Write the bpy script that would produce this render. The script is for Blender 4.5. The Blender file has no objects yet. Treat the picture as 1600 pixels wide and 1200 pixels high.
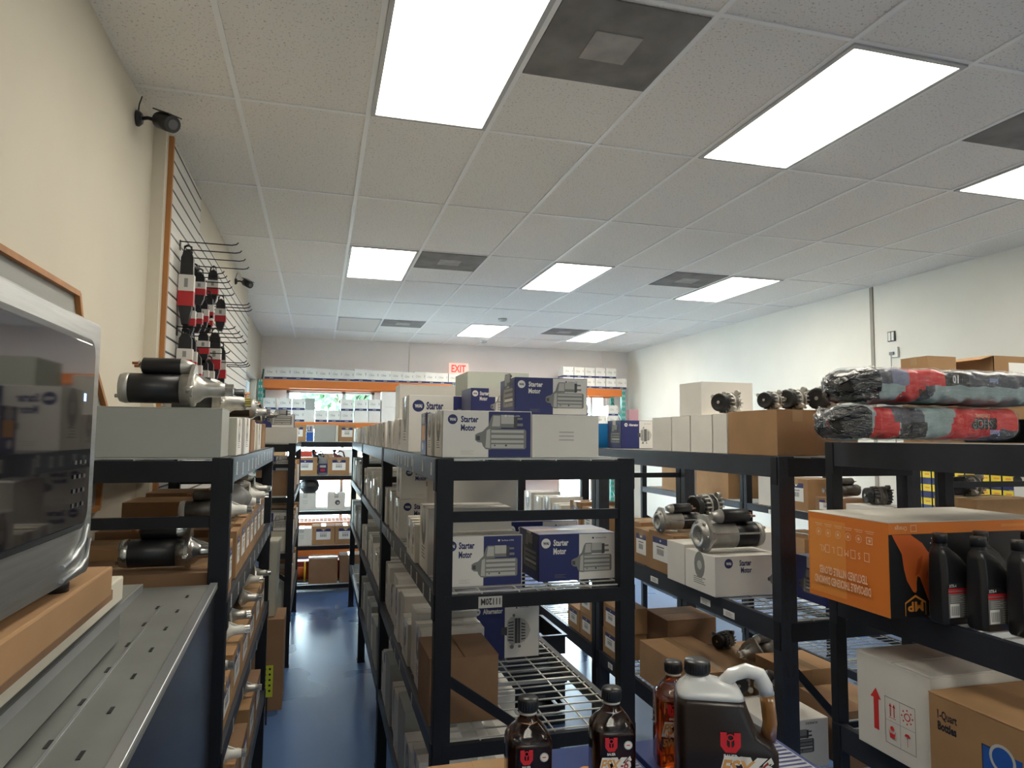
import bpy, bmesh, math, random
from mathutils import Vector, Matrix
random.seed(7)
SC = bpy.context.scene
COL = SC.collection
PI = math.pi

# ---------------------------------------------------------------- camera
def set_camera():
    yaw, pitch, roll = .2701, .0763, .0087
    fw = Vector((math.sin(yaw)*math.cos(pitch), math.cos(yaw)*math.cos(pitch), math.sin(pitch)))
    rt = Vector((math.cos(yaw), -math.sin(yaw), 0)); up = rt.cross(fw)
    r2 = rt*math.cos(roll)+up*math.sin(roll); u2 = -rt*math.sin(roll)+up*math.cos(roll)
    cd = bpy.data.cameras.new('camera'); co = bpy.data.objects.new('camera', cd); COL.objects.link(co)
    cd.sensor_width = 36; cd.lens = 36*1081.3/1600; cd.clip_start = .05
    m = Matrix(((r2.x, u2.x, -fw.x, 0), (r2.y, u2.y, -fw.y, 0), (r2.z, u2.z, -fw.z, 1.90), (0, 0, 0, 1)))
    co.matrix_world = m
    SC.camera = co
set_camera()
LAMP = 10.0            # fluorescent diffuser strength
SKY = 20.0             # daylight outside the windows
vs = SC.view_settings
vs.view_transform = 'Standard'; vs.look = 'None'; vs.gamma = 1; vs.use_curve_mapping = False
vs.exposure = 0.5
w = bpy.data.worlds.new('daylight'); SC.world = w; w.use_nodes = True
wn = w.node_tree
bg = wn.nodes['Background']
bg.inputs[0].default_value = (.80, .90, 1, 1)
# sky glow is strongest beyond the back windows (sun side) and weak behind the added front window
_tc = wn.nodes.new('ShaderNodeTexCoord'); _sp = wn.nodes.new('ShaderNodeSeparateXYZ'); _mr = wn.nodes.new('ShaderNodeMapRange')
_mr.inputs[1].default_value = -.6; _mr.inputs[2].default_value = .7; _mr.inputs[3].default_value = SKY*.03; _mr.inputs[4].default_value = SKY*1.6
wn.links.new(_tc.outputs['Generated'], _sp.inputs[0]); wn.links.new(_sp.outputs[1], _mr.inputs[0]); wn.links.new(_mr.outputs[0], bg.inputs[1])

# ---------------------------------------------------------------- materials
MATS = {}
def M(name, col=(.5, .5, .5), rough=.6, metal=0, var=.0, scale=12, bump=0, trans=0, emit=None, est=1, spec=None, ior=None, objvar=0, stretch=None):
    if name in MATS: return MATS[name]
    m = bpy.data.materials.new(name); m.use_nodes = True
    nt = m.node_tree; b = nt.nodes['Principled BSDF']
    b.inputs['Base Color'].default_value = (*col, 1)
    b.inputs['Roughness'].default_value = rough
    b.inputs['Metallic'].default_value = metal
    if trans: b.inputs['Transmission Weight'].default_value = trans
    if ior: b.inputs['IOR'].default_value = ior
    if spec is not None: b.inputs['Specular IOR Level'].default_value = spec
    if emit:
        b.inputs['Emission Color'].default_value = (*emit, 1); b.inputs['Emission Strength'].default_value = est
    if var or bump:
        tc = nt.nodes.new('ShaderNodeTexCoord'); nz = nt.nodes.new('ShaderNodeTexNoise')
        nz.inputs['Scale'].default_value = scale; nz.inputs['Detail'].default_value = 5
        src = tc.outputs['Object']
        if stretch:
            mp = nt.nodes.new('ShaderNodeMapping'); mp.inputs['Scale'].default_value = stretch
            nt.links.new(src, mp.inputs[0]); src = mp.outputs[0]
        nt.links.new(src, nz.inputs['Vector'])
        if var:
            rmp = nt.nodes.new('ShaderNodeValToRGB')
            rmp.color_ramp.elements[0].position = .3; rmp.color_ramp.elements[1].position = .7
            rmp.color_ramp.elements[0].color = tuple(c*(1-var) for c in col)+(1,)
            rmp.color_ramp.elements[1].color = tuple(min(1, c*(1+var)) for c in col)+(1,)
            nt.links.new(nz.outputs['Fac'], rmp.inputs[0]); last = rmp.outputs[0]
            if objvar:
                oi = nt.nodes.new('ShaderNodeObjectInfo'); hs = nt.nodes.new('ShaderNodeHueSaturation')
                mr = nt.nodes.new('ShaderNodeMapRange'); mr.inputs[3].default_value = 1-objvar; mr.inputs[4].default_value = 1+objvar
                nt.links.new(oi.outputs['Random'], mr.inputs[0]); nt.links.new(mr.outputs[0], hs.inputs['Value'])
                nt.links.new(last, hs.inputs['Color']); last = hs.outputs[0]
            nt.links.new(last, b.inputs['Base Color'])
        if bump:
            bp = nt.nodes.new('ShaderNodeBump'); bp.inputs['Strength'].default_value = bump; bp.inputs['Distance'].default_value = .004
            nt.links.new(nz.outputs['Fac'], bp.inputs['Height']); nt.links.new(bp.outputs[0], b.inputs['Normal'])
    MATS[name] = m
    return m
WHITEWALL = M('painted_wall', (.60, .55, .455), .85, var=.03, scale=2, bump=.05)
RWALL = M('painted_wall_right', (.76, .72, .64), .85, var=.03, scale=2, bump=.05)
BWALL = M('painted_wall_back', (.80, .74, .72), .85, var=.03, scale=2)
TBAR = M('ceiling_tbar', (.90, .90, .88), .45)
BLACK = M('rack_black_steel', (.010, .011, .015), .5, 0, var=.25, scale=9, spec=.3)
GREYSTEEL = M('rack_black_steel_face', (.022, .025, .035), .42, 0, var=.15, scale=9, spec=.4)
WIRE = M('zinc_wire', (.62, .62, .58), .4, .5)
BROWN = M('brown_cardboard', (.36, .205, .095), .8, var=.09, scale=7, bump=.1, objvar=.12)
DBROWN = M('dark_cardboard', (.27, .155, .085), .85, var=.09, scale=7, bump=.1, objvar=.1)
WHITE = M('white_cardboard', (.74, .71, .66), .62, var=.05, scale=5, bump=.05, objvar=.08)
CREAM = M('cream_cardboard', (.66, .63, .52), .65, var=.06, scale=5, objvar=.08)
GREYC = M('grey_cardboard', (.38, .39, .36), .6, var=.05, scale=5, objvar=.06)
NAVY = M('navy_cardboard', (.022, .028, .13), .38, var=.1, scale=6)
PW = M('print_white', (.80, .775, .73), .5); PN = M('print_navy', (.022, .028, .13), .4)
PK = M('print_black', (.02, .02, .025), .5); PG1 = M('print_light_grey', (.52, .51, .48), .5)
PG2 = M('print_mid_grey', (.22, .22, .21), .5); PG3 = M('print_dark_grey', (.07, .07, .075), .5)
PO = M('print_orange', (.75, .33, .07), .5); PR = M('print_red', (.62, .02, .03), .45); PY = M('print_yellow', (.85, .66, .03), .5)
PB = M('print_blue', (.02, .10, .42), .4); PGN = M('print_faint_grey', (.50, .49, .46), .5)
TAPE = M('packing_tape', (.40, .26, .14), .18, var=.05, scale=6); WTAPE = M('clear_tape', (.56, .54, .50), .15)
PAPER = M('label_paper', (.82, .81, .78), .6)
ALU = M('cast_aluminium', (.46, .45, .42), .42, .75, var=.2, scale=25, bump=.2)
DARKALU = M('dark_cast_metal', (.13, .12, .11), .42, .7, var=.3, scale=25, bump=.2)
BLKP = M('black_painted_motor', (.014, .014, .016), .38, var=.2, scale=10)
STEEL = M('polished_steel', (.55, .54, .52), .25, .95)
COPPER = M('copper_winding', (.45, .17, .06), .35, .8)
BRASS = M('brass_gear', (.42, .36, .12), .4, .7)
WPL = M('white_plastic', (.70, .69, .64), .4); BKPL = M('black_plastic', (.012, .012, .014), .35)
BAG = M('clear_bag', (.65, .66, .66), .25, trans=.75, bump=.6, scale=30)

# ---------------------------------------------------------------- mesh builder
class MB:
    def __init__(s): s.v = []; s.f = []; s.m = []; s.sm = []; s.mats = []
    def mi(s, m):
        if m not in s.mats: s.mats.append(m)
        return s.mats.index(m)
    def face(s, pts, m, sm=False):
        b = len(s.v); s.v += [tuple(p) for p in pts]; s.f.append(tuple(range(b, b+len(pts)))); s.m.append(s.mi(m)); s.sm.append(sm)
    def box(s, x0, y0, z0, x1, y1, z1, m, T=None):
        b = len(s.v)
        P = [(x, y, z) for z in (z0, z1) for y in (y0, y1) for x in (x0, x1)]
        if T is not None: P = [tuple(T @ Vector(p)) for p in P]
        s.v += P; k = s.mi(m)
        for q in ((0, 2, 3, 1), (4, 5, 7, 6), (0, 1, 5, 4), (2, 6, 7, 3), (0, 4, 6, 2), (1, 3, 7, 5)):
            s.f.append(tuple(b+i for i in q)); s.m.append(k); s.sm.append(False)
        return s
    def bar(s, a, c, w, h, m):
        a = Vector(a); c = Vector(c); d = c-a; L = d.length
        q = d.to_track_quat('Y', 'Z').to_matrix().to_4x4(); T = Matrix.Translation(a) @ q
        return s.box(-w/2, 0, -h/2, w/2, L, h/2, m, T)
    def lathe(s, prof, m, o=(0, 0, 0), ax='Z', n=20, cap=True, mats=None):
        # prof: list of (radius, height along axis)
        b = len(s.v); o = Vector(o)
        R = {'Z': Matrix.Identity(3), 'X': Matrix(((0, 0, 1), (0, 1, 0), (-1, 0, 0))), 'Y': Matrix(((1, 0, 0), (0, 0, 1), (0, -1, 0)))}[ax] if isinstance(ax, str) else Vector(ax).normalized().to_track_quat('Z', 'X').to_matrix()
        for r, h in prof:
            for i in range(n):
                a = 2*PI*i/n; s.v.append(tuple(o + R @ Vector((r*math.cos(a), r*math.sin(a), h))))
        for j in range(len(prof)-1):
            k = s.mi(mats[j] if mats else m)
            for i in range(n):
                i2 = (i+1) % n
                s.f.append((b+j*n+i, b+j*n+i2, b+(j+1)*n+i2, b+(j+1)*n+i)); s.m.append(k); s.sm.append(True)
        if cap:
            s.f.append(tuple(b+i for i in reversed(range(n)))); s.m.append(s.mi(m)); s.sm.append(False)
            s.f.append(tuple(b+(len(prof)-1)*n+i for i in range(n))); s.m.append(s.mi(m)); s.sm.append(False)
        return s
    def cyl(s, a, c, r, m, n=12):
        a = Vector(a); c = Vector(c); return s.lathe([(r, 0), (r, (c-a).length)], m, a, tuple(c-a), n)
    def tube(s, pts, r, m, n=8):
        pts = [Vector(p) for p in pts]; b = len(s.v); k = s.mi(m)
        for j, p in enumerate(pts):
            d = (pts[min(j+1, len(pts)-1)]-pts[max(j-1, 0)]).normalized()
            ref = Vector((0, 0, 1)) if abs(d.z) < .9 else Vector((1, 0, 0))
            u = d.cross(ref).normalized(); v = d.cross(u)
            rr = r[j] if isinstance(r, (list, tuple)) else r
            for i in range(n):
                a = 2*PI*i/n; s.v.append(tuple(p+u*math.cos(a)*rr+v*math.sin(a)*rr))
        for j in range(len(pts)-1):
            for i in range(n):
                i2 = (i+1) % n
                s.f.append((b+j*n+i, b+(j+1)*n+i, b+(j+1)*n+i2, b+j*n+i2)); s.m.append(k); s.sm.append(True)
        s.f.append(tuple(b+i for i in range(n))); s.m.append(k); s.sm.append(False)
        s.f.append(tuple(b+(len(pts)-1)*n+i for i in reversed(range(n)))); s.m.append(k); s.sm.append(False)
        return s
    def prism(s, pts, d, m, T=None):     # pts 2D in XZ plane extruded along Y by d
        n = len(pts); A = [(x, 0, z) for x, z in pts]; B = [(x, d, z) for x, z in pts]
        P = A+B
        if T is not None: P = [tuple(T @ Vector(p)) for p in P]
        b = len(s.v); s.v += P; k = s.mi(m)
        s.f.append(tuple(b+i for i in range(n))); s.f.append(tuple(b+n+i for i in reversed(range(n)))); s.m += [k, k]; s.sm += [False, False]
        for i in range(n):
            j = (i+1) % n; s.f.append((b+i, b+n+i, b+n+j, b+j)); s.m.append(k); s.sm.append(False)
        return s
    def loft(s, rings, m, cap=True, sm=True):
        b = len(s.v); n = len(rings[0]); k = s.mi(m)
        for r in rings: s.v += [tuple(p) for p in r]
        for j in range(len(rings)-1):
            for i in range(n):
                i2 = (i+1) % n
                s.f.append((b+j*n+i, b+j*n+i2, b+(j+1)*n+i2, b+(j+1)*n+i)); s.m.append(k); s.sm.append(sm)
        if cap:
            s.f.append(tuple(b+i for i in reversed(range(n)))); s.f.append(tuple(b+(len(rings)-1)*n+i for i in range(n))); s.m += [k, k]; s.sm += [False, False]
        return s
    def mesh(s, name):
        me = bpy.data.meshes.new(name); me.from_pydata(s.v, [], s.f); me.update()
        for m in s.mats: me.materials.append(m)
        me.polygons.foreach_set('material_index', s.m); me.polygons.foreach_set('use_smooth', s.sm)
        return me
    def build(s, name, parent=None, loc=(0, 0, 0), rz=0, rot=None, bevel=0):
        return mkobj(name, s.mesh(name), parent, loc, rz, rot, bevel)
def mkobj(name, me, parent=None, loc=(0, 0, 0), rz=0, rot=None, bevel=0):
    o = bpy.data.objects.new(name, me); COL.objects.link(o)
    if parent: o.parent = parent
    o.location = loc; o.rotation_euler = rot if rot else (0, 0, rz)
    if bevel:
        b = o.modifiers.new('bevel', 'BEVEL'); b.width = bevel; b.segments = 2; b.limit_method = 'ANGLE'; b.angle_limit = .6
    return o
def tag(o, label, cat, group=None, kind=None):
    o['label'] = label; o['category'] = cat
    if group: o['group'] = group
    if kind: o['kind'] = kind
    return o
def struct(o, label=None):
    o['kind'] = 'structure'
    if label: o['label'] = label
    return o
def empty(name, loc=(0, 0, 0), rz=0, rot=None):
    o = bpy.data.objects.new(name, None); COL.objects.link(o); o.location = loc; o.rotation_euler = rot if rot else (0, 0, rz); o.empty_display_size = .05
    return o
def copy_tree(o, parent=None):
    c = o.copy(); COL.objects.link(c)
    if parent: c.parent = parent
    for ch in list(o.children): copy_tree(ch, c)
    return c
ORD = 'first second third fourth fifth sixth seventh eighth ninth tenth eleventh twelfth thirteenth fourteenth fifteenth sixteenth seventeenth eighteenth nineteenth twentieth'.split()

# ---------------------------------------------------------------- flat print (ink on a face)
TXT = {}
def text_mesh(t, bold):
    if (t, bold) not in TXT:
        c = bpy.data.curves.new('ink', 'FONT'); c.body = t; c.offset = bold; c.resolution_u = 2
        o = bpy.data.objects.new('ink', c); me = o.to_mesh()
        V = [(v.co.x, v.co.y) for v in me.vertices]; F = [tuple(p.vertices) for p in me.polygons]
        o.to_mesh_clear(); bpy.data.objects.remove(o); bpy.data.curves.remove(c)
        xs = [v[0] for v in V] or [0]
        TXT[(t, bold)] = (V, F, min(xs), max(xs))
    return TXT[(t, bold)]
class Ink:
    """2D artwork, u right, v up, layered slightly outwards"""
    def __init__(s): s.p = []; s.l = 0
    def poly(s, pts, m, l=None):
        s.l += 1; s.p.append((list(pts), m, s.l if l is None else l)); return s
    def rect(s, x0, y0, x1, y1, m): return s.poly([(x0, y0), (x1, y0), (x1, y1), (x0, y1)], m)
    def disc(s, x, y, r, m, n=20, ry=None):
        return s.poly([(x+r*math.cos(2*PI*i/n), y+(ry or r)*math.sin(2*PI*i/n)) for i in range(n)], m)
    def frame(s, x0, y0, x1, y1, t, m):
        s.rect(x0, y0, x1, y0+t, m); s.rect(x0, y1-t, x1, y1, m); s.rect(x0, y0, x0+t, y1, m); return s.rect(x1-t, y0, x1, y1, m)
    def ring(s, x, y, r, t, m, n=20):
        s.l += 1
        for i in range(n):
            a, b = 2*PI*i/n, 2*PI*(i+1)/n
            s.p.append(([(x+r*math.cos(a), y+r*math.sin(a)), (x+r*math.cos(b), y+r*math.sin(b)), (x+(r-t)*math.cos(b), y+(r-t)*math.sin(b)), (x+(r-t)*math.cos(a), y+(r-t)*math.sin(a))], m, s.l))
        return s
    def text(s, t, x, y, h, m, sx=1, bold=.02, flip=False, slant=0, center=False, fit=None):
        V, F, a, b = text_mesh(t, bold); s.l += 1; k = h/.72
        if fit: sx = fit/((b-a)*k)
        w = (b-a)*k*sx; x0 = x-w/2 if center else x
        def tr(p):
            X = (p[0]-a)*k*sx + slant*p[1]*k; Y = p[1]*k
            return (x0+w-X, y+h-Y) if flip else (x0+X, y+Y)
        for f in F: s.p.append(([tr(V[i]) for i in f], m, s.l))
        return s
    def emit(s, mb, T, step=.00012):
        for pts, m, l in s.p:
            mb.face([tuple(T @ Vector((x, y, .0004+l*step))) for x, y in pts], m)
def face_T(side, sx, sy):
    # maps (u, v, out) to box-local coordinates; box centred in xy, base at z 0
    if side == 'F': return Matrix(((1, 0, 0, -sx/2), (0, 0, -1, -sy/2), (0, 1, 0, 0), (0, 0, 0, 1)))
    if side == 'L': return Matrix(((0, 0, -1, -sx/2), (-1, 0, 0, sy/2), (0, 1, 0, 0), (0, 0, 0, 1)))
    if side == 'R': return Matrix(((0, 0, 1, sx/2), (1, 0, 0, -sy/2), (0, 1, 0, 0), (0, 0, 0, 1)))
    if side == 'T': return Matrix(((1, 0, 0, -sx/2), (0, 1, 0, -sy/2), (0, 0, 1, 0), (0, 0, 0, 1)))
def motor_art(k, x, y, s, dark=0):
    """printed picture of a starter motor, s = length"""
    A, B, C = (PG1, PG2, PG3) if not dark else (PG2, PG3, PK)
    u = lambda a, b: (x+a*s, y+b*s)
    k.poly([u(0, .20), u(.05, .16), u(.13, .15), u(.15, .09), u(.2, .03), u(.3, .02), u(.3, .5), u(.22, .44), u(.14, .36), u(.05, .33), u(0, .3)], B)
    k.poly([u(.2, .06), u(.29, .05), u(.29, .42), u(.22, .38)], A)
    k.poly([u(.02, .2), u(.09, .19), u(.09, .28), u(.02, .28)], C)
    k.poly([u(.29, .03), u(.97, .03), u(1, .06), u(1, .38), u(.97, .41), u(.29, .41)], B)
    for i, (a, b) in enumerate(((.05, .12), (.15, .2), (.24, .3), (.34, .39))): k.poly([u(.31, a), u(.95, a), u(.95, b), u(.31, b)], A if i != 1 else PG1)
    k.disc(*u(.6, .1), .02*s, C, 10); k.disc(*u(.38, .1), .015*s, C, 8)
    k.poly([u(.24, .44), u(.3, .62), u(.34, .68), u(.5, .68), u(.5, .42), u(.26, .41)], B)
    k.poly([u(.32, .46), u(.48, .46), u(.48, .66), u(.35, .66)], A)
    k.poly([u(.5, .44), u(.75, .44), u(.75, .68), u(.5, .68)], A); k.poly([u(.5, .44), u(.75, .44), u(.75, .51), u(.5, .51)], B)
    k.poly([u(.75, .42), u(.82, .44), u(.82, .66), u(.75, .66)], C)
    k.poly([u(.82, .47), u(.93, .47), u(.93, .52), u(.82, .52)], B); k.poly([u(.82, .59), u(.92, .59), u(.92, .63), u(.82, .63)], B)
def alt_art(k, x, y, s):
    """printed picture of an alternator, s = height"""
    u = lambda a, b: (x+a*s, y+b*s)
    k.poly([u(-.12, .4), u(.1, .36), u(.1, .64), u(-.12, .62)], PG3)
    k.poly([u(.08, .2), u(.2, .08), u(.34, .04), u(.34, .96), u(.2, .94), u(.08, .8)], PG1)
    for i in range(7): k.poly([u(.12, .2+i*.09), u(.3, .17+i*.1), u(.3, .21+i*.1), u(.12, .24+i*.09)], PG3)
    k.poly([u(.34, .1), u(.52, .1), u(.52, .9), u(.34, .9)], PG3); k.poly([u(.42, .1), u(.46, .1), u(.46, .9), u(.42, .9)], PG2)
    k.poly([u(.52, .1), u(.66, .14), u(.8, .3), u(.88, .5), u(.8, .7), u(.66, .86), u(.52, .9)], PG1)
    for i in range(6): k.poly([u(.56, .2+i*.1), u(.7, .22+i*.09), u(.7, .26+i*.09), u(.56, .25+i*.1)], PG3)
    k.disc(*u(.24, .0), .07*s, PG2, 10); k.disc(*u(.5, .0), .05*s, PG2, 10); k.disc(*u(.3, 1), .05*s, PG2, 10)
def badge(k, x, y, r, fg, bgm):
    k.disc(x, y, r, bgm, 24); k.text('WAI', x, y-r*.28, r*.56, fg, .8, .05, center=True)
def art(style, W, H):
    k = Ink()
    if style in ('starter_w', 'starter_n'):
        wl = style == 'starter_w'; sp = W*(.51 if wl else .52)
        fg, bgm = (PN, PW) if wl else (PW, PN)
        k.rect(.002, .002, sp, H-.002, bgm); k.rect(sp, .002, W-.002, H-.002, fg)
        badge(k, W*.11 if wl else W*.09, H*.81, H*.105, bgm, fg)
        x0 = W*.20 if wl else W*.185
        k.text('Starter', x0, H*.755, H*.13, fg, 1, .035, fit=W*.195); k.text('Motor', x0, H*.575, H*.13, fg, 1, .035, fit=W*.165)
        motor_art(k, W*(.36 if wl else .42), H*.15, W*(.58 if wl else .53))
        k.disc(W*.70, H*.9, H*.022, bgm if wl else PN, 10); k.text('The Power of WAI', W*.73, H*.885, H*.03, bgm if wl else PN, .8, .01)
        for i in range(3): k.rect(W*.2, H*(.08+.03*i), W*(.34-.03*(i % 2)), H*(.086+.03*i), PGN if wl else PG2)
    elif style == 'alt_n':
        sp = W*.52; k.rect(.002, .002, sp, H-.002, PN); k.rect(sp, .002, W-.002, H-.002, PW)
        badge(k, W*.14, H*.84, H*.065, PN, PW); k.text('Alternator', W*.22, H*.80, H*.085, PW, 1, .04, fit=W*.27)
        alt_art(k, W*.52, H*.2, H*.55); k.disc(W*.68, H*.88, H*.015, PK, 8); k.text('The Power of WAI', W*.72, H*.875, H*.022, PK, .7, .01)
    elif style == 'side_w':
        k.rect(.002, .002, W-.002, H-.002, PW)
        a = min(W, H); k.disc(W*.5, H*.68, a*.26, PG2, 16, a*.34); k.disc(W*.5, H*.68, a*.12, PG1, 12)
        for i in range(4): k.rect(W*.3, H*(.2+.05*i), W*(.7-.05*(i % 3)), H*(.22+.05*i), PG2)
    elif style == 'side_n':
        k.rect(.002, .002, W-.002, H-.002, PN); k.rect(W*.2, H*.35, W*.8, H*.7, PO); k.disc(W*.4, H*.2, W*.12, PW, 10)
        for i in range(4): k.rect(W*.2, H*(.76+.04*i), W*.8, H*(.775+.04*i), PG1)
    elif style == 'side_motor':
        k.rect(.002, .002, W-.002, H-.002, PN); motor_art(k, W*.08, H*.15, W*.85, 1)
    elif style == 'open_starter':
        badge(k, W*.2, H*.82, H*.12, PW, PN); k.text('Starter', W*.36, H*.76, H*.14, PN, .62, .03); k.text('Motor', W*.38, H*.58, H*.14, PN, .62, .03)
        k.poly([(W*.84, H*.98), (W*.998, H*.98), (W*.998, H*.02)], PN); motor_art(k, W*.78, H*.25, W*.3)
    elif style == 'low_starter':
        k.text('STARTER MOTOR', W*.62, H*.9, H*.045, PG3, .6, .03); badge(k, W*.16, H*.86, H*.06, PW, PN); motor_art(k, W*.25, H*.3, W*.5, 1)
    elif style == 'sticker':
        x0, x1, y0, y1 = W*.18, W*.82, H*.28, H*.86
        k.rect(x0, y0, x1, y1, PAPER); k.rect(x0, y1-(y1-y0)*.26, x1, y1, PN)
        k.disc((x0+x1)/2, y1-(y1-y0)*.13, (y1-y0)*.07, PW, 10, (y1-y0)*.05)
        for i in range(7): k.rect(x0+(x1-x0)*(.28+.065*i), y0+(y1-y0)*.25, x0+(x1-x0)*(.31+.065*i), y0+(y1-y0)*.5, PK)
        k.rect(x0+(x1-x0)*.25, y0+(y1-y0)*.58, x1-(x1-x0)*.25, y0+(y1-y0)*.62, PG3)
    elif style == 'filter':
        k.rect(0, H*.0, W, H*.17, PN); k.text('Cliva', W*.14, H*.5, H*.2, PG2, .8, 0, slant=.15); k.rect(W*.86, H*.5, W*.9, H*.72, PG2)
        k.rect(W*.35, H*.06, W*.65, H*.11, PG1)
    elif style == 'lines':
        for i in range(3): k.rect(W*.4, H*(.4+.09*i), W*.62, H*(.43+.09*i), PGN)
    return k

# ---------------------------------------------------------------- cartons
CARTON_ME = {}
def carton_mesh(sx, sy, sz, m):
    key = (round(sx, 3), round(sy, 3), round(sz, 3), m.name)
    if key not in CARTON_ME:
        b = MB(); t = .003; g = .0022
        b.box(-sx/2, -sy/2, 0, sx/2, sy/2, sz-t, m)
        if sx > sy:
            b.box(-sx/2-.0006, -sy/2-.0006, sz-t, sx/2+.0006, -g, sz, m); b.box(-sx/2-.0006, g, sz-t, sx/2+.0006, sy/2+.0006, sz, m)
        else:
            b.box(-sx/2-.0006, -sy/2-.0006, sz-t, -g, sy/2+.0006, sz, m); b.box(g, -sy/2-.0006, sz-t, sx/2+.0006, sy/2+.0006, sz, m)
        CARTON_ME[key] = b.mesh('carton')
    return CARTON_ME[key]
PNAME = {'sticker': 'shipping_label', 'side_w': 'side_print', 'side_n': 'side_print', 'side_motor': 'side_print', 'lines': 'printed_marks'}
def carton(label, x, y, z, sx, sy, sz, m=None, faces=(), tape=True, group=None, rz=0, name='cardboard_box', cat='box', bevel=.0018):
    """x, y = corner of least x and y; z = underside"""
    m = m or BROWN
    if m in (WHITE, CREAM, GREYC): name = 'white_box' if m != GREYC else 'grey_box'
    if any(f[1].startswith('starter') or f[1] in ('open_starter', 'low_starter') for f in faces): name = 'starter_motor_box'
    if any(f[1] == 'alt_n' for f in faces): name = 'alternator_box'
    o = mkobj(name, carton_mesh(sx, sy, sz, m), None, (x+sx/2, y+sy/2, z+.0005), rz, bevel=bevel)
    tag(o, label, cat, group)
    if tape:
        tb = MB(); tm = TAPE if m in (BROWN, DBROWN) else WTAPE; w = min(.025, .22*min(sx, sy)); d = min(.05, sz*.3)
        if sx > sy:
            tb.box(-sx/2-.0012, -w, sz, sx/2+.0012, w, sz+.0006, tm); tb.box(-sx/2-.0014, -w, sz-d, -sx/2-.0008, w, sz+.0006, tm); tb.box(sx/2+.0008, -w, sz-d, sx/2+.0014, w, sz+.0006, tm)
        else:
            tb.box(-w, -sy/2-.0012, sz, w, sy/2+.0012, sz+.0006, tm); tb.box(-w, -sy/2-.0014, sz-d, w, -sy/2-.0008, sz+.0006, tm); tb.box(-w, sy/2+.0008, sz-d, w, sy/2+.0014, sz+.0006, tm)
        tb.build('tape', o)
    for side, st in faces:
        W = sx if side in 'FT' else sy; H = sz if side != 'T' else sy
        if side == 'R' or side == 'L' or side == 'F': k = art(st, W, H)
        b = MB(); k.emit(b, face_T(side, sx+.0014, sy+.0014)); b.build(PNAME.get(st, 'front_print'), o)
    return o
NUMW = ['first', 'second', 'third', 'fourth', 'fifth', 'sixth', 'seventh', 'eighth', 'ninth', 'tenth', 'eleventh', 'twelfth', 'thirteenth', 'fourteenth']
COLW = {}
def colour_word(m): return {'brown_cardboard': 'brown', 'dark_cardboard': 'dark brown', 'white_cardboard': 'white', 'cream_cardboard': 'cream', 'grey_cardboard': 'grey', 'navy_cardboard': 'navy'}[m.name]
def row(where, side, xf, y0, y1, z, spec, group, depth=.30, face='auto'):
    """boxes side by side along y on a shelf, their narrow ends flush with the aisle plane xf. spec: list of (width, height, mat, print)"""
    y = y0; n = 0; out = []
    while y < y1-.05:
        wd, ht, m, pr = spec[n % len(spec)]
        wd = min(wd, y1-y)
        dx = random.uniform(0, .02)
        sd = 'L' if side > 0 else 'R'
        x = xf+dx if side > 0 else xf-dx-depth
        desc = {'sticker': ' with a white sticker on its end', 'side_w': ' with a printed end', 'side_n': ' with a dark printed end', None: ''}.get(pr, '')
        out.append(carton(f"{NUMW[n]} box from the camera, {'printed ' if pr else ''}{colour_word(m)}, {where}", x, y, z, depth, wd-.006, ht, m, ((sd, pr),) if pr else (), tape=(n % 2 == 0), group=group))
        y += wd; n += 1
    return out

# ---------------------------------------------------------------- room shell
H = 3.50; XR = 5.52; YB = 11.85; YF = -4.2
GX0, GY0, GP = -.422, 3.421, .61
def slab(name, x0, y0, z0, x1, y1, z1, m, label=None):
    return struct(MB().box(x0, y0, z0, x1, y1, z1, m).build(name), label)
def floor_mat():
    m = M('blue_floor', (.07, .145, .33), .25, var=.15, scale=.8, spec=.6)
    nt = m.node_tree; b = nt.nodes['Principled BSDF']
    n = nt.nodes.new('ShaderNodeTexNoise'); n.inputs['Scale'].default_value = 1.5; n.inputs['Detail'].default_value = 2
    tc = nt.nodes['Texture Coordinate']; nt.links.new(tc.outputs['Object'], n.inputs['Vector'])
    r = nt.nodes.new('ShaderNodeMapRange'); r.inputs[3].default_value = .24; r.inputs[4].default_value = .32
    nt.links.new(n.outputs['Fac'], r.inputs[0]); nt.links.new(r.outputs[0], b.inputs['Roughness'])
    br = nt.nodes.new('ShaderNodeTexBrick'); br.offset = 0; br.inputs['Scale'].default_value = 1; br.inputs['Brick Width'].default_value = .61; br.inputs['Row Height'].default_value = .61; br.inputs['Mortar Size'].default_value = .003
    bp = nt.nodes.new('ShaderNodeBump'); bp.inputs['Strength'].default_value = .3; bp.inputs['Distance'].default_value = .0005; bp.invert = True
    nt.links.new(tc.outputs['Object'], br.inputs['Vector']); nt.links.new(br.outputs['Fac'], bp.inputs['Height']); nt.links.new(bp.outputs[0], b.inputs['Normal'])
    return m
slab('floor', -1.4, YF, -.1, XR+.2, YB+.2, 0, floor_mat())
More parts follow.
